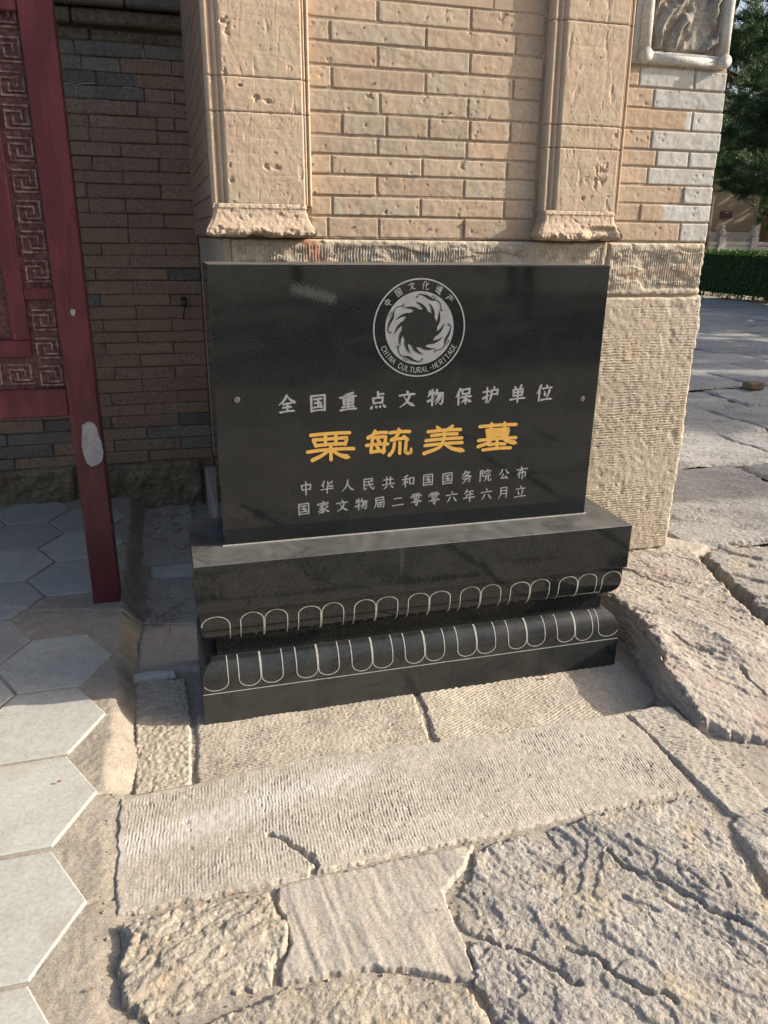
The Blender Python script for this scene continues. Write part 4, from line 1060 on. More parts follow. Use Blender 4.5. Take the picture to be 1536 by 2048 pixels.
# narrow tan bricks beside the carved panel
for z0, z1 in ((1.968, 2.030), (2.030, 2.0935), (2.0935, 2.158), (2.158, 2.22)):
    brick_box(MB(), 1.484 + gap, 1.508, z0 + gap, z1 - gap, YB, rb).build('brick', M_TAN, pillar)
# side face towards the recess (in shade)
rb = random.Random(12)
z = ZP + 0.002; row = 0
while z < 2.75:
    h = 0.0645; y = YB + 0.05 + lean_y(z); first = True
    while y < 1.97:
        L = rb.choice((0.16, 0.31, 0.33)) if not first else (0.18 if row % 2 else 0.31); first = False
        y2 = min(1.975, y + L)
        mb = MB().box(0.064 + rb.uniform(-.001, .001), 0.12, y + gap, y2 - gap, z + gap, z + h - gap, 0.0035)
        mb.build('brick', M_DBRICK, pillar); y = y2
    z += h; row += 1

# ---- plinth: upper course with upright tooling, big lower blocks with level tooling
def wall_sheet(name, x0, x1, z0, z1, y, mat, disp, res=0.0028, wrap=0.05, rag=0.004, seed=1, right_round=False):
    """front of a stone block as a dense sheet whose rim turns back into the wall"""
    xs = np.arange(x0, x1 + res * .5, res); zs = np.arange(z0, z1 + res * .5, res)
    X, Z = np.meshgrid(xs, zs, indexing='ij')
    d = np.minimum(np.minimum(X - x0, x1 - X), np.minimum(Z - z0, z1 - Z))
    dn = d + rag * fbm(X * 20, Z * 20, seed, 3)
    Yv = y + disp(X, Z, seed, d) + 0.012 * (1 - sstep(0, 0.012, dn)) ** 2
    if right_round:
        dr = x1 - X + 0.007 * fbm(Z * 9, X * 9, seed + 3, 3) + 0.004 * fbm(Z * 40, X * 30, seed + 4, 3)
        Yv = Yv + 0.035 * (1 - sstep(0.0, 0.038, dr)) ** 2
        X = X + np.where(x1 - X < 0.04, (0.007 * fbm(Z * 7, Z * 0 + 3, seed + 5, 4, 0.5) + 0.0015 * fbm(Z * 60, Z * 0, seed + 6, 2)) * (1 - (x1 - X) / 0.04), 0)
    rim = d < res * 0.6
    Yv = np.where(rim, y + wrap, Yv)
    V = np.stack([X, Yv, Z], -1).reshape(-1, 3)
    o = mesh_np(name, V, grid_faces(len(xs), len(zs), True)[:, ::-1], mat); under(pillar, o); return o
def d_vert(X, Z, s, d):
    band = sstep(0.018, 0.03, d)
    u = X + 0.0035 * fbm(X * 16, Z * 16, s, 3)
    g = np.sin(2 * math.pi * u / 0.0098 + 1.5 * perlin(Z * 12, X * 9, s + 1))
    m = np.clip(0.8 + 0.9 * fbm(X * 9, Z * 9, s + 2, 3), 0.05, 1.3)
    ledge = 0.004 * sstep(-0.05, 0.05, fbm(X * 4.5, Z * 16, s + 5, 3))
    return -(0.0028 * g * m * np.clip(0.75 + 0.6 * fbm(X * 30, Z * 55, s + 8, 2), .2, 1.3)) * band + 0.0022 * fbm(X * 30, Z * 30, s + 3, 3) + ledge * band + 0.003 * pits(X * 28, Z * 28, s + 4, 0.25, 0.45)
def d_hor(X, Z, s, d):
    band = sstep(0.028, 0.040, d)
    u = Z + 0.0028 * fbm(X * 10, Z * 16, s, 3)
    g = np.sin(2 * math.pi * u / 0.0106 + 1.2 * perlin(X * 10, Z * 9, s + 1))
    brk = np.clip(0.55 + 1.0 * fbm(X * 48, Z * 75, s + 8, 3, 0.6), 0.0, 1.4)
    m = np.clip(0.8 + 1.1 * fbm(X * 5, Z * 5, s + 2, 4), 0.05, 1.25)
    chips = 0.010 * np.clip(fbm(X * 7, Z * 7, s + 12, 3) - 0.62, 0, 1)
    return -(0.0021 * g * m * brk) * band + 0.0013 * fbm(X * 34, Z * 34, s + 3, 3) + 0.0022 * pits(X * 30, Z * 30, s + 4, 0.10, 0.4) + chips
YP = 0.487
wall_sheet('plinth_stone', 0.105, 1.478, 1.200, ZP, YP, M_PLINTH, d_vert, 0.0030, seed=71)
wall_sheet('plinth_stone', 1.481, 1.918, 1.197, ZP - 0.001, YP, M_PLINTH, d_vert, 0.0027, seed=72, right_round=True)
wall_sheet('plinth_stone', 0.95, 1.938, 0.135, 1.193, YP - 0.004, M_PLINTH, d_hor, 0.0029, seed=73, right_round=True)
wall_sheet('plinth_stone', 0.105, 0.947, 0.0, 1.193, YP - 0.003, M_PLINTH, d_hor, 0.0075, seed=74)
MB().box(0.092, 1.90, 0.500, 2.25, -0.03, ZP - 0.002).build('plinth_core', M_PLINTH, pillar)
# plinth corner and side stones in the shade, with the stepped footing below
rb = random.Random(14)
y = 0.512
mb = MB().add([(0.086, 0.500, 0.0), (0.1045, 0.4835, 0.0), (0.1045, 0.4835, 1.386), (0.086, 0.500, 1.386), (0.12, 0.52, 0.0), (0.12, 0.52, 1.386)], [(0, 1, 2, 3), (1, 4, 5, 2), (4, 0, 3, 5), (0, 4, 1), (3, 2, 5)])
mb.build('plinth_corner', M_OLIVE, pillar)
for (a, b, z0, z1) in ((0.505, 1.2, 1.2, 1.386), (1.203, 1.972, 1.2, 1.386), (0.505, 1.25, 0.28, 1.197), (1.253, 1.972, 0.28, 1.197)):
    MB().box(0.084, 0.12, a, b, z0, z1, 0.004).build('plinth_stone', M_CORNICE if False else M_SMEAR, pillar)
for (a, b) in ((0.50, 1.30), (1.303, 1.968)):
    MB().box(0.034, 0.12, a, b, -0.03, 0.205, 0.008).build('footing_stone', M_SMEAR, pillar)

# ---- pilasters
def pilaster(x0, x1, joints, seed, chips):
    """stone shaft between mouldings; each stone of the shaft is a part"""
    PR = 0.044
    prof_l = [(0.054, 0.046), (0.0535, 0.018), (0.051, 0.013), (0.046, 0.0095), (0.040, 0.0090), (0.035, 0.0125), (0.031, 0.0175), (0.0285, 0.0175), (0.0260, 0.0115), (0.0215, 0.0080), (0.0165, 0.0085), (0.0140, 0.0120), (0.0120, 0.0120), (0.0080, 0.0035), (0.004, 0.0008), (0.0, 0.0)]
    zs_all = [1.487] + joints + [2.75]
    for bi in range(len(zs_all) - 1):
        za, zb = zs_all[bi] + 0.0008, zs_all[bi + 1] - 0.0008
        res = 0.0023 if za < 2.1 else 0.012
        zs = np.arange(za, zb, res); zs = np.r_[zs, zb]
        left = [(x0 - s, dpt) for s, dpt in prof_l]; right = [(x1 + s * 0.55, dpt) for s, dpt in prof_l[::-1]]
        mid = [(x, 0.0) for x in np.arange(x0 + res, x1, res)]
        # refine the moulding
        def fine(L):
            o = []
            for (a, b), (c, d2) in zip(L[:-1], L[1:]):
                n = 2
                for k in range(n): o.append((a + (c - a) * k / n, b + (d2 - b) * k / n))
            return o + [L[-1]]
        col_ = np.array(fine(left) + mid + fine(right))
        X = np.repeat(col_[:, 0][:, None], len(zs), 1); D = np.repeat(col_[:, 1][:, None], len(zs), 1)
        Z = np.repeat(zs[None, :], len(col_), 0)
        inside = sstep(-0.02, 0.012, np.minimum(X - x0, x1 - X))
        dj = np.minimum(Z - za, zb - Z)
        rel = 0.0006 * fbm(X * 40, Z * 40, seed, 3) + 0.0012 * fbm(X * 7, Z * 7, seed + 1, 3)
        pit = 0.0022 * pits(X * 70, Z * 70, seed + 2, 0.09, 0.24) + 0.0035 * pits(X * 21, Z * 21, seed + 3, 0.14, 0.10)
        scr = np.zeros_like(X)
        rr = random.Random(seed)
        for k in range(70):                                         # scratched lines
            cx, cz = rr.uniform(x0, x1), rr.uniform(1.5, 2.1); a = rr.choice((0, math.pi / 2, math.pi / 2, 0.9, 2.2)) + rr.uniform(-.12, .12); L = rr.uniform(0.015, 0.085)
            ux, uz = math.cos(a), math.sin(a)
            tt = np.clip((X - cx) * ux + (Z - cz) * uz, -L, L); dd = np.hypot(X - cx - tt * ux, Z - cz - tt * uz)
            scr = np.maximum(scr, (1 - sstep(0.0004, 0.0024, dd)) * rr.uniform(0.4, 1.0))
        for (cx, cz, rx, rz, dp) in chips:
            e = ((X - cx) / rx) ** 2 + ((Z - cz) / rz) ** 2
            rel = rel + 0.75 * dp * np.clip(1.1 - e + 0.9 * fbm(X * 45, Z * 45, seed + 10, 3), 0, 1) * np.clip(0.6 + 1.2 * fbm(X * 60, Z * 60, seed + 9, 3), 0, 1.6)
        Yv = YB - PR + D + (rel + pit + 0.0007 * scr) * inside + 0.0007 * fbm(Z * 25, X * 4, seed + 5, 3) + 0.0045 * np.clip(fbm(Z * 11, X * 30, seed + 6, 3) - 0.55, 0, 1)
        Yv = Yv + 0.0028 * (1 - sstep(0, 0.004, dj + 0.0018 * fbm(X * 60, Z * 3, seed + 7, 2)))
        Yv = Yv + (Z - ZP) * LEAN
        o = mesh_np('pilaster_stone', np.stack([X, Yv, Z], -1).reshape(-1, 3), grid_faces(len(col_), len(zs)), M_PIL); under(pillar, o)
    # flared foot of the pilaster
    bx0, bx1 = x0 - 0.052, x1 + 0.010
    prof = [(1.4915, 0.000), (1.4900, 0.0025), (1.4790, 0.0060), (1.4755, 0.0035), (1.4700, 0.0040), (1.4500, 0.0085), (1.4330, 0.0170), (1.4180, 0.0265), (1.4070, 0.0300), (1.3985, 0.0270), (1.3930, 0.0150), (1.3905, -0.002)]
    er_k = 1.0
    pz = np.array([p[0] for p in prof]); po = np.array([p[1] for p in prof])
    zz = np.linspace(1.4915, 1.3905, 52)
    off = np.interp(-zz, -pz, po)
    nseg = 150
    # walk: left flank (from the wall forward), front, right flank
    tpar = np.r_[np.linspace(0, 1, 18), np.linspace(1, 2, nseg)[1:], np.linspace(2, 3, 18)[1:]]
    T, Zg = np.meshgrid(tpar, zz, indexing='ij'); O = np.repeat(off[None, :], len(tpar), 0)
    front = YB - 0.047 - O * 0.95; lx = bx0 + 0.005 - O; rx = bx1 - 0.005 + O
    ub = np.clip(T - 1, 0, 1); uf = np.clip(T, 0, 1); ur = np.clip(T - 2, 0, 1)
    X = lx + (rx - lx) * ub
    Yv = (YB + 0.004) + (front - YB - 0.004) * uf; Yv = Yv + (YB + 0.004 - front) * ur
    corner = np.exp(-((T - 1) / 0.02) ** 2) + np.exp(-((T - 2) / 0.02) ** 2)
    Yv = Yv + 0.005 * corner
    low = sstep(1.43, 1.40, Zg)
    er = 0.0016 * fbm(X * 60, Zg * 60, seed + 20, 3) + low * (0.010 * np.clip(fbm(X * 14, Zg * 18, seed + 21, 3) + 0.15, 0, 1) + 0.003 * fbm(X * 60, Zg * 50, seed + 22, 3)) + 0.004 * pits(X * 40, Zg * 40, seed + 23, 0.25, 0.4)
    onf = ((T > 1) & (T < 2)).astype(float)
    Yv = Yv + er * onf
    Zg = Zg + low * onf * 0.010 * np.clip(fbm(X * 13, X * 0 + 2, seed + 24, 3) + 0.1, 0, 1)
    if seed == 82:                                                   # the broken corner
        br = np.exp(-(((X - 1.415) / 0.05) ** 2)) * sstep(1.445, 1.425, Zg) * onf
        Yv = Yv + 0.020 * np.clip(br * 1.6, 0, 1)
    Yv = Yv + (Zg - ZP) * LEAN
    o = mesh_np('pilaster_base', np.stack([X, Yv, Zg], -1).reshape(-1, 3), grid_faces(len(tpar), len(zz))[:, ::-1], M_PIL); under(pillar, o)
    # underside
    k = len(zz) - 1
    ring = [(float(X[i, k]), float(Yv[i, k]), float(Zg[i, k])) for i in range(len(tpar))]
    back = [(p[0], YB + 0.02, p[2]) for p in ring]
    mb = MB(); mb.add(ring + back, [(i, i + 1, len(ring) + i + 1, len(ring) + i) for i in range(len(ring) - 1)]); mb.build('base_soffit', M_PIL, pillar)
pilaster(0.110, 0.346, [1.752, 1.848], 81, [(0.125, 1.99, 0.016, 0.012, 0.012), (0.128, 1.965, 0.012, 0.014, 0.010), (0.20, 1.79, 0.018, 0.010, 0.009), (0.24, 1.785, 0.02, 0.008, 0.008), (0.16, 1.82, 0.008, 0.008, 0.012), (0.25, 1.60, 0.035, 0.010, 0.008), (0.118, 1.56, 0.008, 0.01, 0.010), (0.118, 1.60, 0.007, 0.01, 0.010), (0.113, 1.86, 0.008, 0.03, 0.008), (0.113, 2.06, 0.008, 0.02, 0.009)])
pilaster(1.242, 1.464, [1.693, 1.765, 2.075], 82, [(1.41, 1.62, 0.020, 0.040, 0.008), (1.385, 1.60, 0.010, 0.045, 0.008), (1.34, 1.535, 0.010, 0.008, 0.008), (1.37, 1.54, 0.008, 0.01, 0.008), (1.45, 1.735, 0.010, 0.010, 0.008)])
# hand-scratched arc on the bricks
pts = []
for xc, yc in ((560, 258), (640, 272), (720, 305), (800, 350), (880, 405), (960, 470), (1030, 545), (1085, 615), (1130, 700), (1190, 830), (1225, 940), (1250, 1080)):
    P = ony(560 + xc / 2.844, yc / 2.844, YB + 0.01); pts.append((P[0], P[2]))
D = smooth_path(pts, 'p', 6); V2, Fs = ribbon(D, 0.0022)
MB().add([(x, YB - 0.0024 + lean_y(z), z) for x, z in V2], Fs).build('scratched_arc', M_JOINT, pillar)
# drilled holes with grey filling low on the bricks
for xc, yc, s in ((180, 878, 9), (188, 935, 7), (197, 1095, 9), (465, 1220, 9), (425, 1290, 7), (855, 1302, 6), (1030, 1280, 8), (1245, 1262, 8), (1278, 1298, 6), (545, 470, 7), (488, 150, 7), (975, 640, 7)):
    P = ony(560 + xc / 2.844, yc / 2.844, YB + 0.005); s *= 0.00036
    MB().lathe([(s * 1.5, -0.0016), (s * 1.15, -0.0018), (s * 0.8, 0.004), (0.0004, 0.006)], (P[0], YB + lean_y(P[2]), P[2]), 9, 'y').build('drilled_hole', M_SAWN, pillar)

# ---- carved marble panel on the pillar
M_RELIEF = stone_mat('darker_relief_marble', (0.19, 0.17, 0.14), (0.30, 0.275, 0.235), (0.43, 0.405, 0.36), 7.0, 150, 0.4, 0.0015)  # darker tone than the marble of the frame
panel = empty('carved_panel', (1.70, 0.50, 1.975))
tag(panel, 'pale carved marble panel with round framing rods set into the pillar', 'carving')
PZ0, PZ1, PX0, PX1 = 1.975, 2.75, 1.512, 1.893
yo = lambda z: YB + lean_y(z)
MB().box(PX0, 1.575, yo(1.98) - 0.004, yo(1.98) + 0.05, PZ0, PZ1, 0.002).build('backing_slab', M_MARBLE, panel)
MB().box(1.847, PX1, yo(1.98) - 0.004, yo(1.98) + 0.05, PZ0, PZ1, 0.002).build('backing_slab', M_MARBLE, panel)
MB().box(1.5753, 1.8467, yo(1.98) - 0.0045, yo(1.98) + 0.05, PZ0, 2.0035, 0.002).build('backing_slab', M_MARBLE, panel)
def rod(x, za, zb): return MB().tube([(x, yo(z) - 0.014, z) for z in np.linspace(za, zb, 6)], 0.020, 14).build('framing_rod', M_MARBLE, panel, True)
rod(1.551, 1.99, PZ1); rod(1.868, 1.99, PZ1)
MB().tube([(1.555, yo(1.99) - 0.010, 1.992), (1.865, yo(1.99) - 0.010, 1.992)], 0.014, 14).build('framing_rod', M_MARBLE, panel, True)
for x in (1.551, 1.868):
    MB().lathe([(0.019, 0.01), (0.0225, -0.020), (0.0225, -0.036), (0.019, -0.042), (0.0, -0.043)], (x, yo(1.99), 1.995), 18, 'y').build('rod_knob', M_MARBLE, panel, True)
# relief of flowing folds
res = 0.0026
xs = np.arange(1.577, 1.846, res); zs = np.arange(2.012, 2.35, res * 1.3)
X, Z = np.meshgrid(xs, zs, indexing='ij')
u = (X - 1.577) / 0.27; v = (Z - 2.012) / 0.34
wv = u * 8.5 - v * 4.2 + 0.8 * np.sin(v * 5 + u * 3) + 0.5 * fbm(u * 4, v * 4, 3, 3)
ridge = np.abs(np.sin(wv * math.pi * 0.5)) ** 0.7
broad = np.exp(-((u - 0.60 - 0.10 * np.sin(v * 6)) / 0.17) ** 4)
h = 0.040 * ridge ** 2.2 * (1 - broad) + 0.020 * broad + 0.008 * np.abs(np.sin(wv * 4.5)) * (1 - broad) + 0.0025 * fbm(u * 9, v * 9, 8, 3)
rimd = np.minimum(np.minimum(u, 1 - u), v) ; h = h * sstep(0, 0.05, rimd)
o = mesh_np('relief', np.stack([X, YB + (Z - ZP) * LEAN + 0.016 - h * 0.9 - 0.004, Z], -1).reshape(-1, 3), grid_faces(len(xs), len(zs)), M_RELIEF); under(panel, o)
MB().box(1.573, 1.849, yo(2.0) - 0.018, yo(2.0), 2.004, 2.0115, 0.001).build('inner_sill', M_MARBLE, panel)
# carved fragment sticking out of the pillar's far edge
mb = MB(); zs = np.linspace(1.42, 1.50, 12)
ringsV = []; 
for i, z in enumerate(zs):
    a = 0.010 + 0.006 * math.sin(i * 1.7) + 0.004 * random.random()
    for k in range(8): ringsV.append((1.912 + a * math.cos(k * .785) + 0.006, 0.56 + a * 1.6 * math.sin(k * .785), z))
mb.add(ringsV, [(i * 8 + k, i * 8 + (k + 1) % 8, (i + 1) * 8 + (k + 1) % 8, (i + 1) * 8 + k) for i in range(11) for k in range(8)]); mb.build('broken_ornament', M_MARBLE, pillar, True)

# ------------------------------------------------------------------ recessed brick wall
rec = empty('recessed_brick_wall', (-0.8, 1.97, 0.0))
tag(rec, 'shaded brown brick wall set back behind the red screen', 'wall')
YR = 1.97
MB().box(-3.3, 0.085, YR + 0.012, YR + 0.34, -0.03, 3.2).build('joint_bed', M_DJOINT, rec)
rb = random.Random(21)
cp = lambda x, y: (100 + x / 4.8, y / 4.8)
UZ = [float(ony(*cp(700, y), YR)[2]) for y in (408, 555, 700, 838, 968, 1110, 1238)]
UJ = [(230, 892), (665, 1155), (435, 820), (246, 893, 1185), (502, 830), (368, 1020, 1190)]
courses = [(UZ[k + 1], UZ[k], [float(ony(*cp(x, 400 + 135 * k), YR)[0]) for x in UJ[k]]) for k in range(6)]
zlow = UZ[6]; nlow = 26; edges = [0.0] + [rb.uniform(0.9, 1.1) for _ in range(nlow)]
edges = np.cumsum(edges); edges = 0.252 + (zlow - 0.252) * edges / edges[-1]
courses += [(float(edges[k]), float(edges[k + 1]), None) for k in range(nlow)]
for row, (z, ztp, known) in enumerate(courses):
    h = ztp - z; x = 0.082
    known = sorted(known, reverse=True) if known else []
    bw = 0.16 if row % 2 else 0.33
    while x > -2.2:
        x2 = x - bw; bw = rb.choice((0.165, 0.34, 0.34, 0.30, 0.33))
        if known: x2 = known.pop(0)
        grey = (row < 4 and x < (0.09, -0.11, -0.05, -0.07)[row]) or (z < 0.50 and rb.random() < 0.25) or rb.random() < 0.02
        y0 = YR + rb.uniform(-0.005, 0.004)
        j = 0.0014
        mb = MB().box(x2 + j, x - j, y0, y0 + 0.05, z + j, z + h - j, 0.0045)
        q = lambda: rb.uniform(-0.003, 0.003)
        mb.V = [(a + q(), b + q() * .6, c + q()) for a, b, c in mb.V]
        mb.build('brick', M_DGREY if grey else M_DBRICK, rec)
        x = x2
# dashes of fresh lime in the upper joints
def wbar(px, w=0.006):
    pts = [ony(x, y, YR - 0.004) for x, y in px]
    V2, Fs = ribbon([(p[0], p[2]) for p in pts], w)
    MB().add([(a, YR - 0.0062, b) for a, b in V2], Fs).build('lime_joint', M_PALEJOINT, rec)
for L in ([(895, 470), (898, 520), (905, 570)], [(805, 572), (880, 576), (1000, 582), (1150, 600)], [(1150, 600), (1154, 660), (1160, 725)], [(812, 715), (822, 780), (830, 845)], [(690, 838), (760, 842), (845, 848)],
          [(125, 802), (185, 800), (240, 815)], [(240, 815), (300, 805), (425, 800)], [(242, 820), (250, 880), (250, 940)], [(375, 955), (490, 962), (570, 966)], [(502, 965), (508, 1010), (515, 1080)], [(1182, 870), (1185, 930), (1186, 1000)]):
    wbar([(cp(*p)[0] + random.uniform(-.5, .5), cp(*p)[1] + random.uniform(-.6, .6)) for p in L], 0.0026 + 0.002 * random.random())
# ledge stones above
for (z0, z1, yy, cuts) in ((2.20, 2.252, YR - 0.012, (-2.2, -1.1, -0.62, -0.33, 0.083)), (2.262, 2.318, YR - 0.060, (-2.2, -1.3, -0.40, 0.083)), (2.328, 2.40, YR - 0.10, (-2.2, -1.0, -0.17, 0.083)), (2.408, 2.50, YR - 0.13, (-2.2, -1.2, -0.3, 0.083))):
    for a, b in zip(cuts[:-1], cuts[1:]):
        mb = MB().box(a + .003, b - .003, yy + rb.uniform(-.004, .004), YR + 0.1, z0, z1, 0.008)
        mb.build('ledge_stone', M_CORNICE if z0 < 2.32 else M_DGREY, rec)
# rough footing
for k, (a, b) in enumerate(((-2.3, -1.45), (-1.445, -0.62), (-0.615, 0.03))):
    xs = np.arange(a, b, 0.008); zs = np.arange(-0.03, 0.262, 0.008)
    X, Z = np.meshgrid(xs, zs, indexing='ij'); d = np.minimum(np.minimum(X - a, b - X), 0.258 - Z)
    Yv = YR - 0.028 + 0.018 * fbm(X * 7, Z * 9, 30 + k, 4) + 0.006 * fbm(X * 30, Z * 30, 40 + k, 3) + 0.05 * (1 - sstep(0, 0.035, d)) ** 2
    o = mesh_np('footing_stone', np.stack([X, Yv, Z], -1).reshape(-1, 3), grid_faces(len(xs), len(zs)), M_FOOT); under(rec, o)
P = ony(367, 604, YR - 0.01)
clip = empty('wall_clip', tuple(P)); tag(clip, 'small dark metal clip with a wire end fixed to the recessed wall', 'clip')
MB().box(P[0] - .013, P[0] + .013, YR - 0.030, YR + 0.002, P[2] - .022, P[2] + .024, 0.003).build('clip_body', M_METAL, clip)
MB().tube([(P[0] + .004, YR - 0.02, P[2] - .02), (P[0] - .002, YR - 0.018, P[2] - .05), (P[0] - .008, YR - 0.012, P[2] - .085)], 0.003, 6).build('wire', M_METAL, clip)
MB().box(P[0] - .008, P[0] + .008, YR - 0.036, YR - 0.029, P[2] - .01, P[2] + .010, 0.002).build('clip_screw', M_SAWN, clip)

# ------------------------------------------------------------------ red painted screen
scr = empty('red_notice_screen', (-0.9, 0.73, HEX_Z))
tag(scr, 'dark red painted screen with fret border standing on a post before the wall', 'screen')
SY = 0.665
post = MB().box(-0.4625, -0.366, SY, SY + 0.11, 0.062, 2.75, 0.003).build('post', M_RED, scr)
MB().box(-1.60, -1.505, SY, SY + 0.11, 0.062, 2.75, 0.003).build('post', M_RED, scr)
MB().box(-1.5045, -0.463, SY + 0.006, SY + 0.085, 0.793, 0.889, 0.004).build('rail', M_RED, scr)
MB().box(-1.5045, -0.463, SY + 0.006, SY + 0.085, 2.015, 2.11, 0.004).build('rail', M_RED, scr)
MB().box(-1.5045, -0.463, SY + 0.034, SY + 0.044, 0.8895, 2.0145).build('fret_ground', M_FRETB, scr)
FX0, FX1, FZ0 = -0.612, -0.558, 1.000
MB().box(FX0, FX1, SY + 0.010, SY + 0.070, 1.0565, 2.0140, 0.003).build('inner_frame', M_RED, scr)
MB().box(-1.410, FX1, SY + 0.0095, SY + 0.0695, FZ0, 1.056, 0.003).build('inner_frame', M_RED, scr)
MB().box(-1.410, -1.356, SY + 0.010, SY + 0.070, 1.0565, 2.0140, 0.003).build('inner_frame', M_RED, scr)
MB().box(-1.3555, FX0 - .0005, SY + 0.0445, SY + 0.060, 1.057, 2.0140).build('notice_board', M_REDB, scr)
MB().box(-0.5575, -0.4631, SY + 0.014, SY + 0.060, 1.1875, 1.2245, 0.002).build('cross_bar', M_RED, scr)
p_ = (-0.624, SY + 0.0425, 1.070)
MB().lathe([(0.0, -0.004), (0.005, -0.0035), (0.006, 0.0), (0.006, 0.004)], p_, 10, 'y').build('screw', M_SAWN, scr)
def fret(cx, cz, s, turn, seed):
    """one squared spiral of raised bars"""
    mb = MB(); w = 0.0058; y0, y1 = SY + 0.0285, SY + 0.0345
    a = s / 2
    path = [(-a, a * .95), (a, a * .95), (a, -a * .62), (-a * .30, -a * .62), (-a * .30, a * .0)], [(-a, -a), (a * 1.05, -a)], [(-a, -a), (-a, a * .45), (a * .45, a * .45), (a * .45, -a * .15)]
    n = 0
    for L in path:
        for (x0, z0), (x1, z1) in zip(L[:-1], L[1:]):
            if turn: x0, z0, x1, z1 = -z0, x0, -z1, x1
            xa, xb = min(x0, x1) - w / 2, max(x0, x1) + w / 2; za, zb = min(z0, z1) - w / 2, max(z0, z1) + w / 2
            mb.box(cx + xa, cx + xb, y0 - n * 0.0003, y1, cz + za, cz + zb); n += 1
    mb.build('fret_key', M_FRET, scr)
z = 0.934; k = 0
zz_ = [0.934, 1.028, 1.122] + [1.278 + 0.0915 * i for i in range(9)]
for z in zz_: fret(-0.508, z, 0.066, False, k); k += 1
for i in range(9): fret(-0.604 - i * 0.0955, 0.942, 0.066, i % 2 == 1, k); k += 1
# scraped spots
def blob(px, y, mat, name, parent, n=26, amp=0.12, seed=0):
    P = [ony(x, yy, y) for x, yy in px]; rr = random.Random(seed)
    pts = smooth_path([(p[0], p[2]) for p in P] + [(P[0][0], P[0][2])], 'p', 5)[:-1]
    pts = [(a + rr.uniform(-.0016, .0016), b + rr.uniform(-.002, .002)) for a, b in pts]
    V = [(a, y - 0.0008, b) for a, b in pts]
    mb = MB().add(V, [tuple(range(len(V)))]); return mb.build(name, mat, parent)
blob([(165, 850), (178, 843), (192, 852), (198, 870), (204, 890), (206, 912), (200, 926), (182, 932), (170, 918), (163, 885)], SY, M_BARE, 'scraped_patch', scr, seed=1)
blob([(140, 620), (146, 618), (151, 624), (148, 631), (142, 630)], SY, M_BARE, 'scraped_patch', scr, seed=2)

# ------------------------------------------------------------------ background: hedge, balustrade, building, pines
hedge = empty('clipped_hedge', (13.6, 12.0, 0)); tag(hedge, 'clipped green hedge along the courtyard, sunlit on top and dark at its side', 'hedge')
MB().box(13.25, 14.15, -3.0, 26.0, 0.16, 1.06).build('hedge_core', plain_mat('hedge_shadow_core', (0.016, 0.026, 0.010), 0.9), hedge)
rng = np.random.default_rng(4)
def leaf_cloud(name, C, size, mat, parent, updir=0.0, asp=0.45):
    n = len(C)
    d = rng.normal(size=(n, 3)); d[:, 2] += updir; d /= np.linalg.norm(d, axis=1)[:, None]
    e = np.cross(d, rng.normal(size=(n, 3))); e /= np.linalg.norm(e, axis=1)[:, None] + 1e-9
    s = (size * rng.uniform(0.6, 1.3, n))[:, None]
    V = np.stack([C - d * s * .5, C + e * s * asp * .5, C + d * s * .5, C - e * s * asp * .5], 1).reshape(-1, 3)
    return mesh_np(name, V, np.arange(4 * n).reshape(-1, 4), mat, parent, False)
n = 46000
yy = np.r_[rng.uniform(9, 24, int(n * .8)), rng.uniform(-3, 9, n - int(n * .8))]
face = rng.random(n)
xx = np.where(face < .5, 13.20 + rng.exponential(0.05, n), rng.uniform(13.18, 14.2, n))
zz2 = np.where(face < .5, rng.uniform(0.06, 1.10, n), 1.10 + rng.normal(0, 0.03, n))
o = leaf_cloud('foliage', np.stack([xx, yy, zz2], -1), 0.055, M_HEDGE, None, 0.5); under(hedge, o); o['kind'] = 'stuff'
mb = MB()
for i in range(150):
    y = 9 + i * 0.1 + rng.uniform(-.04, .04); x = 13.35 + rng.uniform(0, .6)
    mb.tube([(x, y, 0), (x + rng.uniform(-.05, .05), y + rng.uniform(-.05, .05), 0.5)], 0.012, 5)
st = mb.build('stems', M_BARK, hedge); st['kind'] = 'stuff'

def far(x, y, Y): return ony(x, y, Y)
bal = empty('stone_balustrade', (19.3, 22.0, 0)); tag(bal, 'pale stone balustrade with vase-topped posts beyond the hedge', 'balustrade')
BY = 22.0; g0 = 0.55
for px in (1441, 1506, 1571, 1376):
    P = ony(px, 476, BY)
    MB().box(P[0] - .15, P[0] + .15, BY - .15, BY + .15, g0 - 0.55, 1.50, 0.02).build('post', M_FARSTONE, bal)
    MB().lathe([(0.12, 1.50), (0.15, 1.56), (0.17, 1.64), (0.13, 1.72), (0.07, 1.77), (0.10, 1.80), (0.12, 1.86), (0.02, 1.88)], (P[0], BY, 0), 14).build('finial', M_FARSTONE, bal, True)
xa = ony(1376, 476, BY)[0]; xb = ony(1571, 476, BY)[0]
for k in range(3):
    a = xa + (xb - xa) * k / 3 + .16; b = xa + (xb - xa) * (k + 1) / 3 - .16
    MB().box(a, b, BY - .09, BY + .09, 1.22, 1.34, 0.015).build('rail', M_FARSTONE, bal)
    MB().box(a, b, BY - .06, BY + .06, 0.0, 1.20, 0.01).build('panel', M_FARSTONE, bal)
BD = 30.0
bld = empty('far_hall', (26, BD, 0)); tag(bld, 'distant tan brick hall wall on a pale stone footing behind the pines', 'building')
xa = 2.0; xb = ony(1514, 440, BD)[0]
zb = ony(1470, 464, BD)[2]
MB().box(xa, xb, BD, BD + 6, zb, 6.2, 0.02).build('wall', M_FARWALL, bld)
MB().box(xa - .1, xb + .12, BD - .12, BD + 6, 0.0, zb - 0.002, 0.02).build('stone_footing', M_FARSTONE, bld)
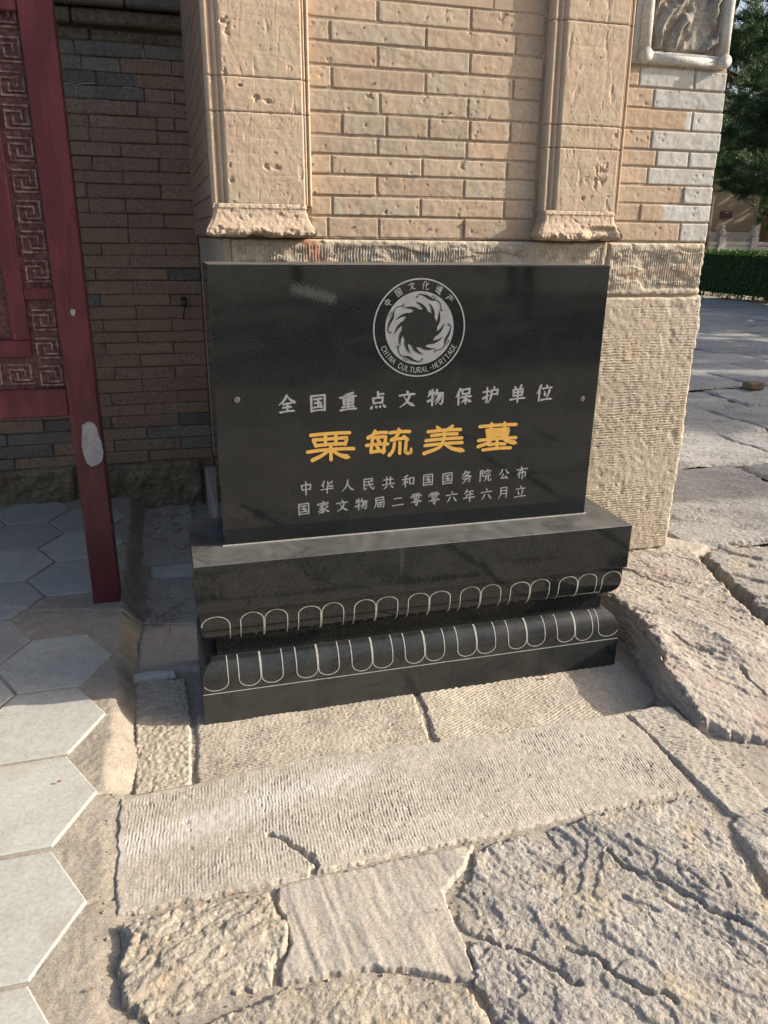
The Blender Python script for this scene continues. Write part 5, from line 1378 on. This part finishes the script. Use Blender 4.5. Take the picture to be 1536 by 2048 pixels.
mb = MB().add([(xa - .8, BD - .9, 6.0), (xb + .9, BD - .9, 6.0), (xb + .9, BD + 6.9, 6.0), (xa - .8, BD + 6.9, 6.0), (xa + .6, BD + 3, 8.2), (xb - .6, BD + 3, 8.2)], [(0, 1, 5, 4), (1, 2, 5), (2, 3, 4, 5), (3, 0, 4), (3, 2, 1, 0)])
mb.build('roof', M_ROOF, bld)
pa = ony(1443.5, 422, BD - .06); pb = ony(1463, 437, BD - .06)
pl = empty('plum_plaque', (float((pa[0] + pb[0]) / 2), BD - .05, float(pb[2]))); tag(pl, 'small plum coloured plaque with notched corners on the distant hall wall', 'sign')
x0, x1, z0, z1, c = pa[0], pb[0], pb[2], pa[2], 0.05
V = [(x0 + c, z0), (x1 - c, z0), (x1, z0 + c), (x1, z1 - c), (x1 - c, z1), (x0 + c, z1), (x0, z1 - c), (x0, z0 + c)]
mb = MB().add([(a, BD - .05, b) for a, b in V] + [(a, BD - .006, b) for a, b in V], [tuple(range(8)), tuple(range(8, 16))[::-1]] + [(i, (i + 1) % 8, 8 + (i + 1) % 8, 8 + i) for i in range(8)])
mb.build('plaque_board', M_PLAQUE, pl)
MB().box(x0 + (x1 - x0) * .35, x0 + (x1 - x0) * .75, BD - .056, BD - .049, z1 - .085, z1 - .05).build('pale_heading', M_FARSTONE, pl)
P = onz(1510, 776, 0.035)
blk = MB().box(P[0] - .075, P[0] + .085, P[1] - .03, P[1] + .10, 0.024, 0.088, 0.006).build('timber_block', M_TIMBER, None)
tag(blk, 'short brown timber block lying on the courtyard flagstones', 'block')

# ---- pines
def make_pine(seed, height, crown_base, spread, label, grp):
    rr = np.random.default_rng(seed)
    root = empty('pine_tree', (0, 0, 0)); tag(root, label, 'tree', grp)
    mb = MB(); mb.tube([(0, 0, -0.1), (0.04, 0.02, height * .35), (-0.03, 0.05, height * .7), (0.02, 0, height)], [0.16, 0.13, 0.08, 0.015], 9)
    tr = mb.build('trunk', M_BARK, root, True)
    br = MB(); tips = []; dirs = []
    nb = int(height * 11)
    for i in range(nb):
        t_ = rr.random(); z = crown_base + (height - crown_base) * t_ ** 1.05
        L = spread * (1 - 0.85 * (z - crown_base) / (height - crown_base)) * rr.uniform(0.6, 1.05)
        a = i * 2.39996 + rr.uniform(-.3, .3)
        lift = rr.uniform(-0.12, 0.22)
        p0 = np.array([0, 0, z - 0.1]); pts = [p0]
        for k in range(1, 5):
            f = k / 4; pts.append(np.array([math.cos(a) * L * f, math.sin(a) * L * f, z - 0.1 + lift * L * f + 0.10 * L * f * f - 0.12 * L * math.sin(f * 3.1)]))
        br.tube(pts, [0.035 * (1 - .8 * k / 4) * (0.5 + L / spread) for k in range(5)], 5, False)
        ns = int(6 + L * 9)
        for s in range(ns):
            f = rr.uniform(0.22, 1.0); k = min(3, int(f * 4)); q = pts[k] + (pts[k + 1] - pts[k]) * (f * 4 - k)
            side = rr.normal(size=3) * np.array([.9, .9, .35]); side /= np.linalg.norm(side) + 1e-9
            l2 = rr.uniform(0.12, 0.42) * (1.1 - 0.4 * f)
            e = q + side * l2; br.tube([q, e], [0.008, 0.003], 4, False)
            for u in np.arange(0.25, 1.01, 0.25):
                tips.append(q + side * l2 * u); dirs.append(side * .8 + np.array([math.cos(a) * .25, math.sin(a) * .25, .35]))
    b = br.build('branches', M_BARK, root, False)
    T = np.array(tips); D = np.array(dirs); D /= np.linalg.norm(D, axis=1)[:, None]
    nn = 20; n = len(T)
    base = np.repeat(T, nn, 0) + rr.normal(0, 0.035, (n * nn, 3)); d = np.repeat(D, nn, 0) + rr.normal(0, .55, (n * nn, 3)); d /= np.linalg.norm(d, axis=1)[:, None]
    e = np.cross(d, rr.normal(size=d.shape)); e /= np.linalg.norm(e, axis=1)[:, None] + 1e-9
    l = rr.uniform(.08, .17, (n * nn, 1)); w = 0.0075
    V = np.stack([base - e * w, base + e * w, base + d * l], 1).reshape(-1, 3)
    o = mesh_np('crown', V, np.arange(3 * n * nn).reshape(-1, 3), M_NEEDLE, None, False); o.parent = root
    sel = rr.random(n) < 0.07
    Cc = T[sel]; mbc = []
    m = len(Cc); up = np.tile(np.array([[0, 0, 1.0]]), (m, 1)) + rr.normal(0, .22, (m, 3))
    e = np.cross(up, rr.normal(size=(m, 3))); e /= np.linalg.norm(e, axis=1)[:, None]
    f2 = np.cross(e, up); ll = rr.uniform(.10, .20, (m, 1)); w = 0.009
    V = np.concatenate([np.stack([Cc - e * w, Cc + e * w, Cc + up * ll + e * .3 * w, Cc + up * ll - e * .3 * w], 1), np.stack([Cc - f2 * w, Cc + f2 * w, Cc + up * ll + f2 * .3 * w, Cc + up * ll - f2 * .3 * w], 1)]).reshape(-1, 3)
    o2 = mesh_np('young_shoots', V, np.arange(len(V)).reshape(-1, 4), M_CANDLE, None, False); o2.parent = root
    for q in (o, o2, b): q['kind'] = 'stuff'
    return root
def copy_tree(o, label=None):
    r = o.copy(); col.objects.link(r)
    for ch in o.children:
        c = ch.copy(); col.objects.link(c); c.parent = r
    if label: r['label'] = label
    return r
GP = 'pines beyond the hedge'
pA = make_pine(31, 6.9, 2.7, 2.5, 'dark green pine whose boughs hang beside the pillar edge', GP)
pA.location = (14.4, 14.2, 0)
pB = make_pine(32, 9.5, 1.6, 3.0, 'tall pine standing behind the hedge to the right of the far hall', GP)
pB.location = (23.2, 21.0, 0)
for (x, y, rz, s, lb) in ((15.6, -1.6, 1.0, 0.96, 'pine shading the flagstones nearest the raised slab'), (15.9, 1.4, 5.2, 1.0, 'pine shading the timber block'), (15.4, 4.6, 2.2, 0.98, 'pine shading the middle of the courtyard'), (15.6, 8.0, 4.0, 1.0, 'pine shading the far flagstones'), (16.6, 10.6, 0.4, 1.0, 'pine behind the hedge next to the hanging boughs'), (17.0, 20.6, 0.5, 1.5, 'tall pine rising in front of the far hall roof'), (23.4, 24.5, 2.9, 1.6, 'tall pine between the balustrade and the far hall')):
    c = copy_tree(pA, lb); c.location = (x, y, 0); c.rotation_euler.z = rz; c.scale = (s,) * 3
for (x, y, rz, s, lb) in ((18.6, -3.4, 0.2, 0.87, 'back-row pine shading the ground beside the raised slab'), (18.8, -0.2, 1.9, 0.88, 'back-row pine shading the flagstones beside the pillar'), (18.5, 3.0, 3.3, 0.87, 'back-row pine shading the courtyard around the timber block'), (18.9, 6.4, 4.6, 0.9, 'back-row pine shading the far end of the courtyard'), (27.5, 25.5, 1.3, 1.15, 'pine beside the far hall'), (30.5, 28.5, 2.6, 1.2, 'broad pine at the corner of the far hall'), (33.5, 37.0, 0.9, 2.0, 'tallest pine, rising behind the far hall'), (8.5, 24.5, 1.7, 1.0, 'pine before the far hall, behind the gate pillar'), (12.8, 22.5, 3.9, 1.1, 'pine before the far hall, beside the hidden balustrade end')):
    c = copy_tree(pB, lb); c.location = (x, y, 0); c.rotation_euler.z = rz; c.scale = (s,) * 3
for (x, y, rz, s, lb) in ((-3.5, -17.0, 2.0, 1.0, 'pine mirrored at the left of the polished stele'), (3.6, -20.0, 3.0, 0.9, 'pine mirrored at the right of the polished stele'), (11.0, -9.0, 0.3, 0.8, 'added pine casting shade on the ground mirrored high in the stele'), (12.0, -13.0, 1.3, 0.9, 'added pine casting shade on the ground mirrored at the top of the stele'), (8.5, -16.5, 4.3, 0.9, 'added pine at the end of the row, shading the mirrored ground'), (14.5, -10.5, 2.2, 1.0, 'added second-row pine shading the ground mirrored in the stele'), (6.5, -11.5, 5.2, 0.8, 'added pine shading the ground mirrored beside the emblem'), (13.5, -17.5, 0.9, 1.0, 'added second-row pine farthest from the stele, shading the mirrored ground')):  # most of these are added out of view to darken the stele's reflection
    c = copy_tree(pB, lb); c.location = (x, y, 0); c.rotation_euler.z = rz; c.scale = (s,) * 3; c['group'] = 'pines mirrored in the stele'

# ------------------------------------------------------------------ small litter
P = onz(800 + 895 / 3.072, 980 + 1150 / 3.072, 0.012)
cig = empty('cigarette_butt', (float(P[0]), float(P[1]), 0.0085)); tag(cig, 'smoked cigarette butt lying against the foot of the granite base', 'cigarette')
MB().tube([(P[0] - .010, P[1], 0.012), (P[0] + .004, P[1] + .002, 0.012)], 0.0037, 8).build('paper', M_CIGW, cig)
MB().tube([(P[0] + .0042, P[1] + .002, 0.012), (P[0] + .016, P[1] + .004, 0.012)], 0.0038, 8).build('filter', M_CIGF, cig)
LL = ('on the mortar seam above the rough yellowish rubble stone', 'on the bare mortar beside the hexagon tiles', 'in the seam below the rough yellowish rubble stone', 'on the patch of smeared cement', 'where the cement patch meets the layered rock', 'on a sunlit hexagon tile')
for k, (px, py, z) in enumerate(((466, 1791, 0.068), (182, 1980, 0.070), (500, 1997, 0.074), (872, 1822, 0.07), (968, 1790, 0.068), (118, 1565, 0.08))):
    P = onz(px, py, z); a = k * 1.3; s = 0.0042 + 0.0012 * (k % 3)
    V = [(P[0] + s * math.cos(a), P[1] + s * math.sin(a), z + .003), (P[0] - s * .5 * math.sin(a), P[1] + s * .5 * math.cos(a), z + .006), (P[0] - s * math.cos(a), P[1] - s * math.sin(a), z + .004), (P[0] + s * .5 * math.sin(a), P[1] - s * .5 * math.cos(a), z + .0025), (P[0], P[1], z + .0015)]
    o = mesh_py('fallen_leaf', V, [(0, 1, 4), (1, 2, 4), (2, 3, 4), (3, 0, 4)], M_LEAFDRY)
    tag(o, 'small dry red leaf ' + LL[k], 'leaf', 'fallen leaves')
mb = MB(); rr = random.Random(9)
for k in range(120):
    if k < 60: x, y, z = rr.gauss(-0.16, .07), rr.gauss(1.55, .22), 0.008
    elif k < 95: x, y, z = rr.gauss(-0.22, .05), rr.gauss(0.62, .10), 0.014
    else:
        P = onz(rr.gauss(1470, 26), rr.gauss(1100, 6), 0.10); x, y, z = P[0], P[1], 0.105
    a = rr.uniform(0, 6.28); L = rr.uniform(.006, .03)
    mb.tube([(x - math.cos(a) * L, y - math.sin(a) * L, z), (x, y, z + rr.uniform(0, .012)), (x + math.cos(a) * L, y + math.sin(a) * L, z + rr.uniform(0, .006))], rr.uniform(.0008, .0022), 4)
# loose grit in the seams between the stones
gr_ = np.random.default_rng(12)
n = 9000
gx_ = gr_.uniform(-0.36, 1.95, n); gy_ = gr_.uniform(-1.35, 0.1, n)
best = np.full(n, -9.0)
for Pq in OUT:
    if Pq[:, 0].min() > 2.0 or Pq[:, 1].max() < -1.6: continue
    sd_, _, _ = poly_sd(Pq, gx_, gy_); best = np.maximum(best, sd_)
ok = (best < 0.004) & (gr_.random(n) < np.where(best > -0.03, 0.9, 0.12)) & ~((gx_ > -0.1) & (gx_ < 1.3) & (gy_ > -0.14))
gx_, gy_ = gx_[ok], gy_[ok]; gz_ = bed_height(gx_, gy_)
sz = gr_.gamma(2.0, 0.0007, len(gx_)) + 0.0008
oc = np.array([(1, 0, 0), (0, 1, 0), (-1, 0, 0), (0, -1, 0), (0, 0, 0.8), (0, 0, -0.8)])
ang = gr_.uniform(0, 6.28, len(gx_)); ca_, sa_ = np.cos(ang), np.sin(ang)
jt = gr_.uniform(0.6, 1.4, (len(gx_), 6, 1))
vv = oc[None] * jt * sz[:, None, None]
Vg = np.stack([vv[..., 0] * ca_[:, None] - vv[..., 1] * sa_[:, None] + gx_[:, None], vv[..., 0] * sa_[:, None] + vv[..., 1] * ca_[:, None] + gy_[:, None], vv[..., 2] + (gz_ + sz * 0.4)[:, None]], -1).reshape(-1, 3)
ft = np.array([(0, 1, 4), (1, 2, 4), (2, 3, 4), (3, 0, 4), (1, 0, 5), (2, 1, 5), (3, 2, 5), (0, 3, 5)])
Fg = (np.arange(len(gx_))[:, None, None] * 6 + ft[None]).reshape(-1, 3)
M_GRIT = stone_mat('loose_grit', (0.14, 0.105, 0.075), (0.29, 0.24, 0.19), (0.46, 0.42, 0.36), 60.0, 300, 0.2, 0.001)
gro = mesh_np('grit', Vg, Fg, M_GRIT, None, False); tag(gro, 'loose grit lying in the seams of the stone paving', 'grit', None, 'stuff')
deb = mb.build('twig_litter', M_STRAW, None); tag(deb, 'dry twigs and straw gathered in the corners', 'litter', None, 'stuff')
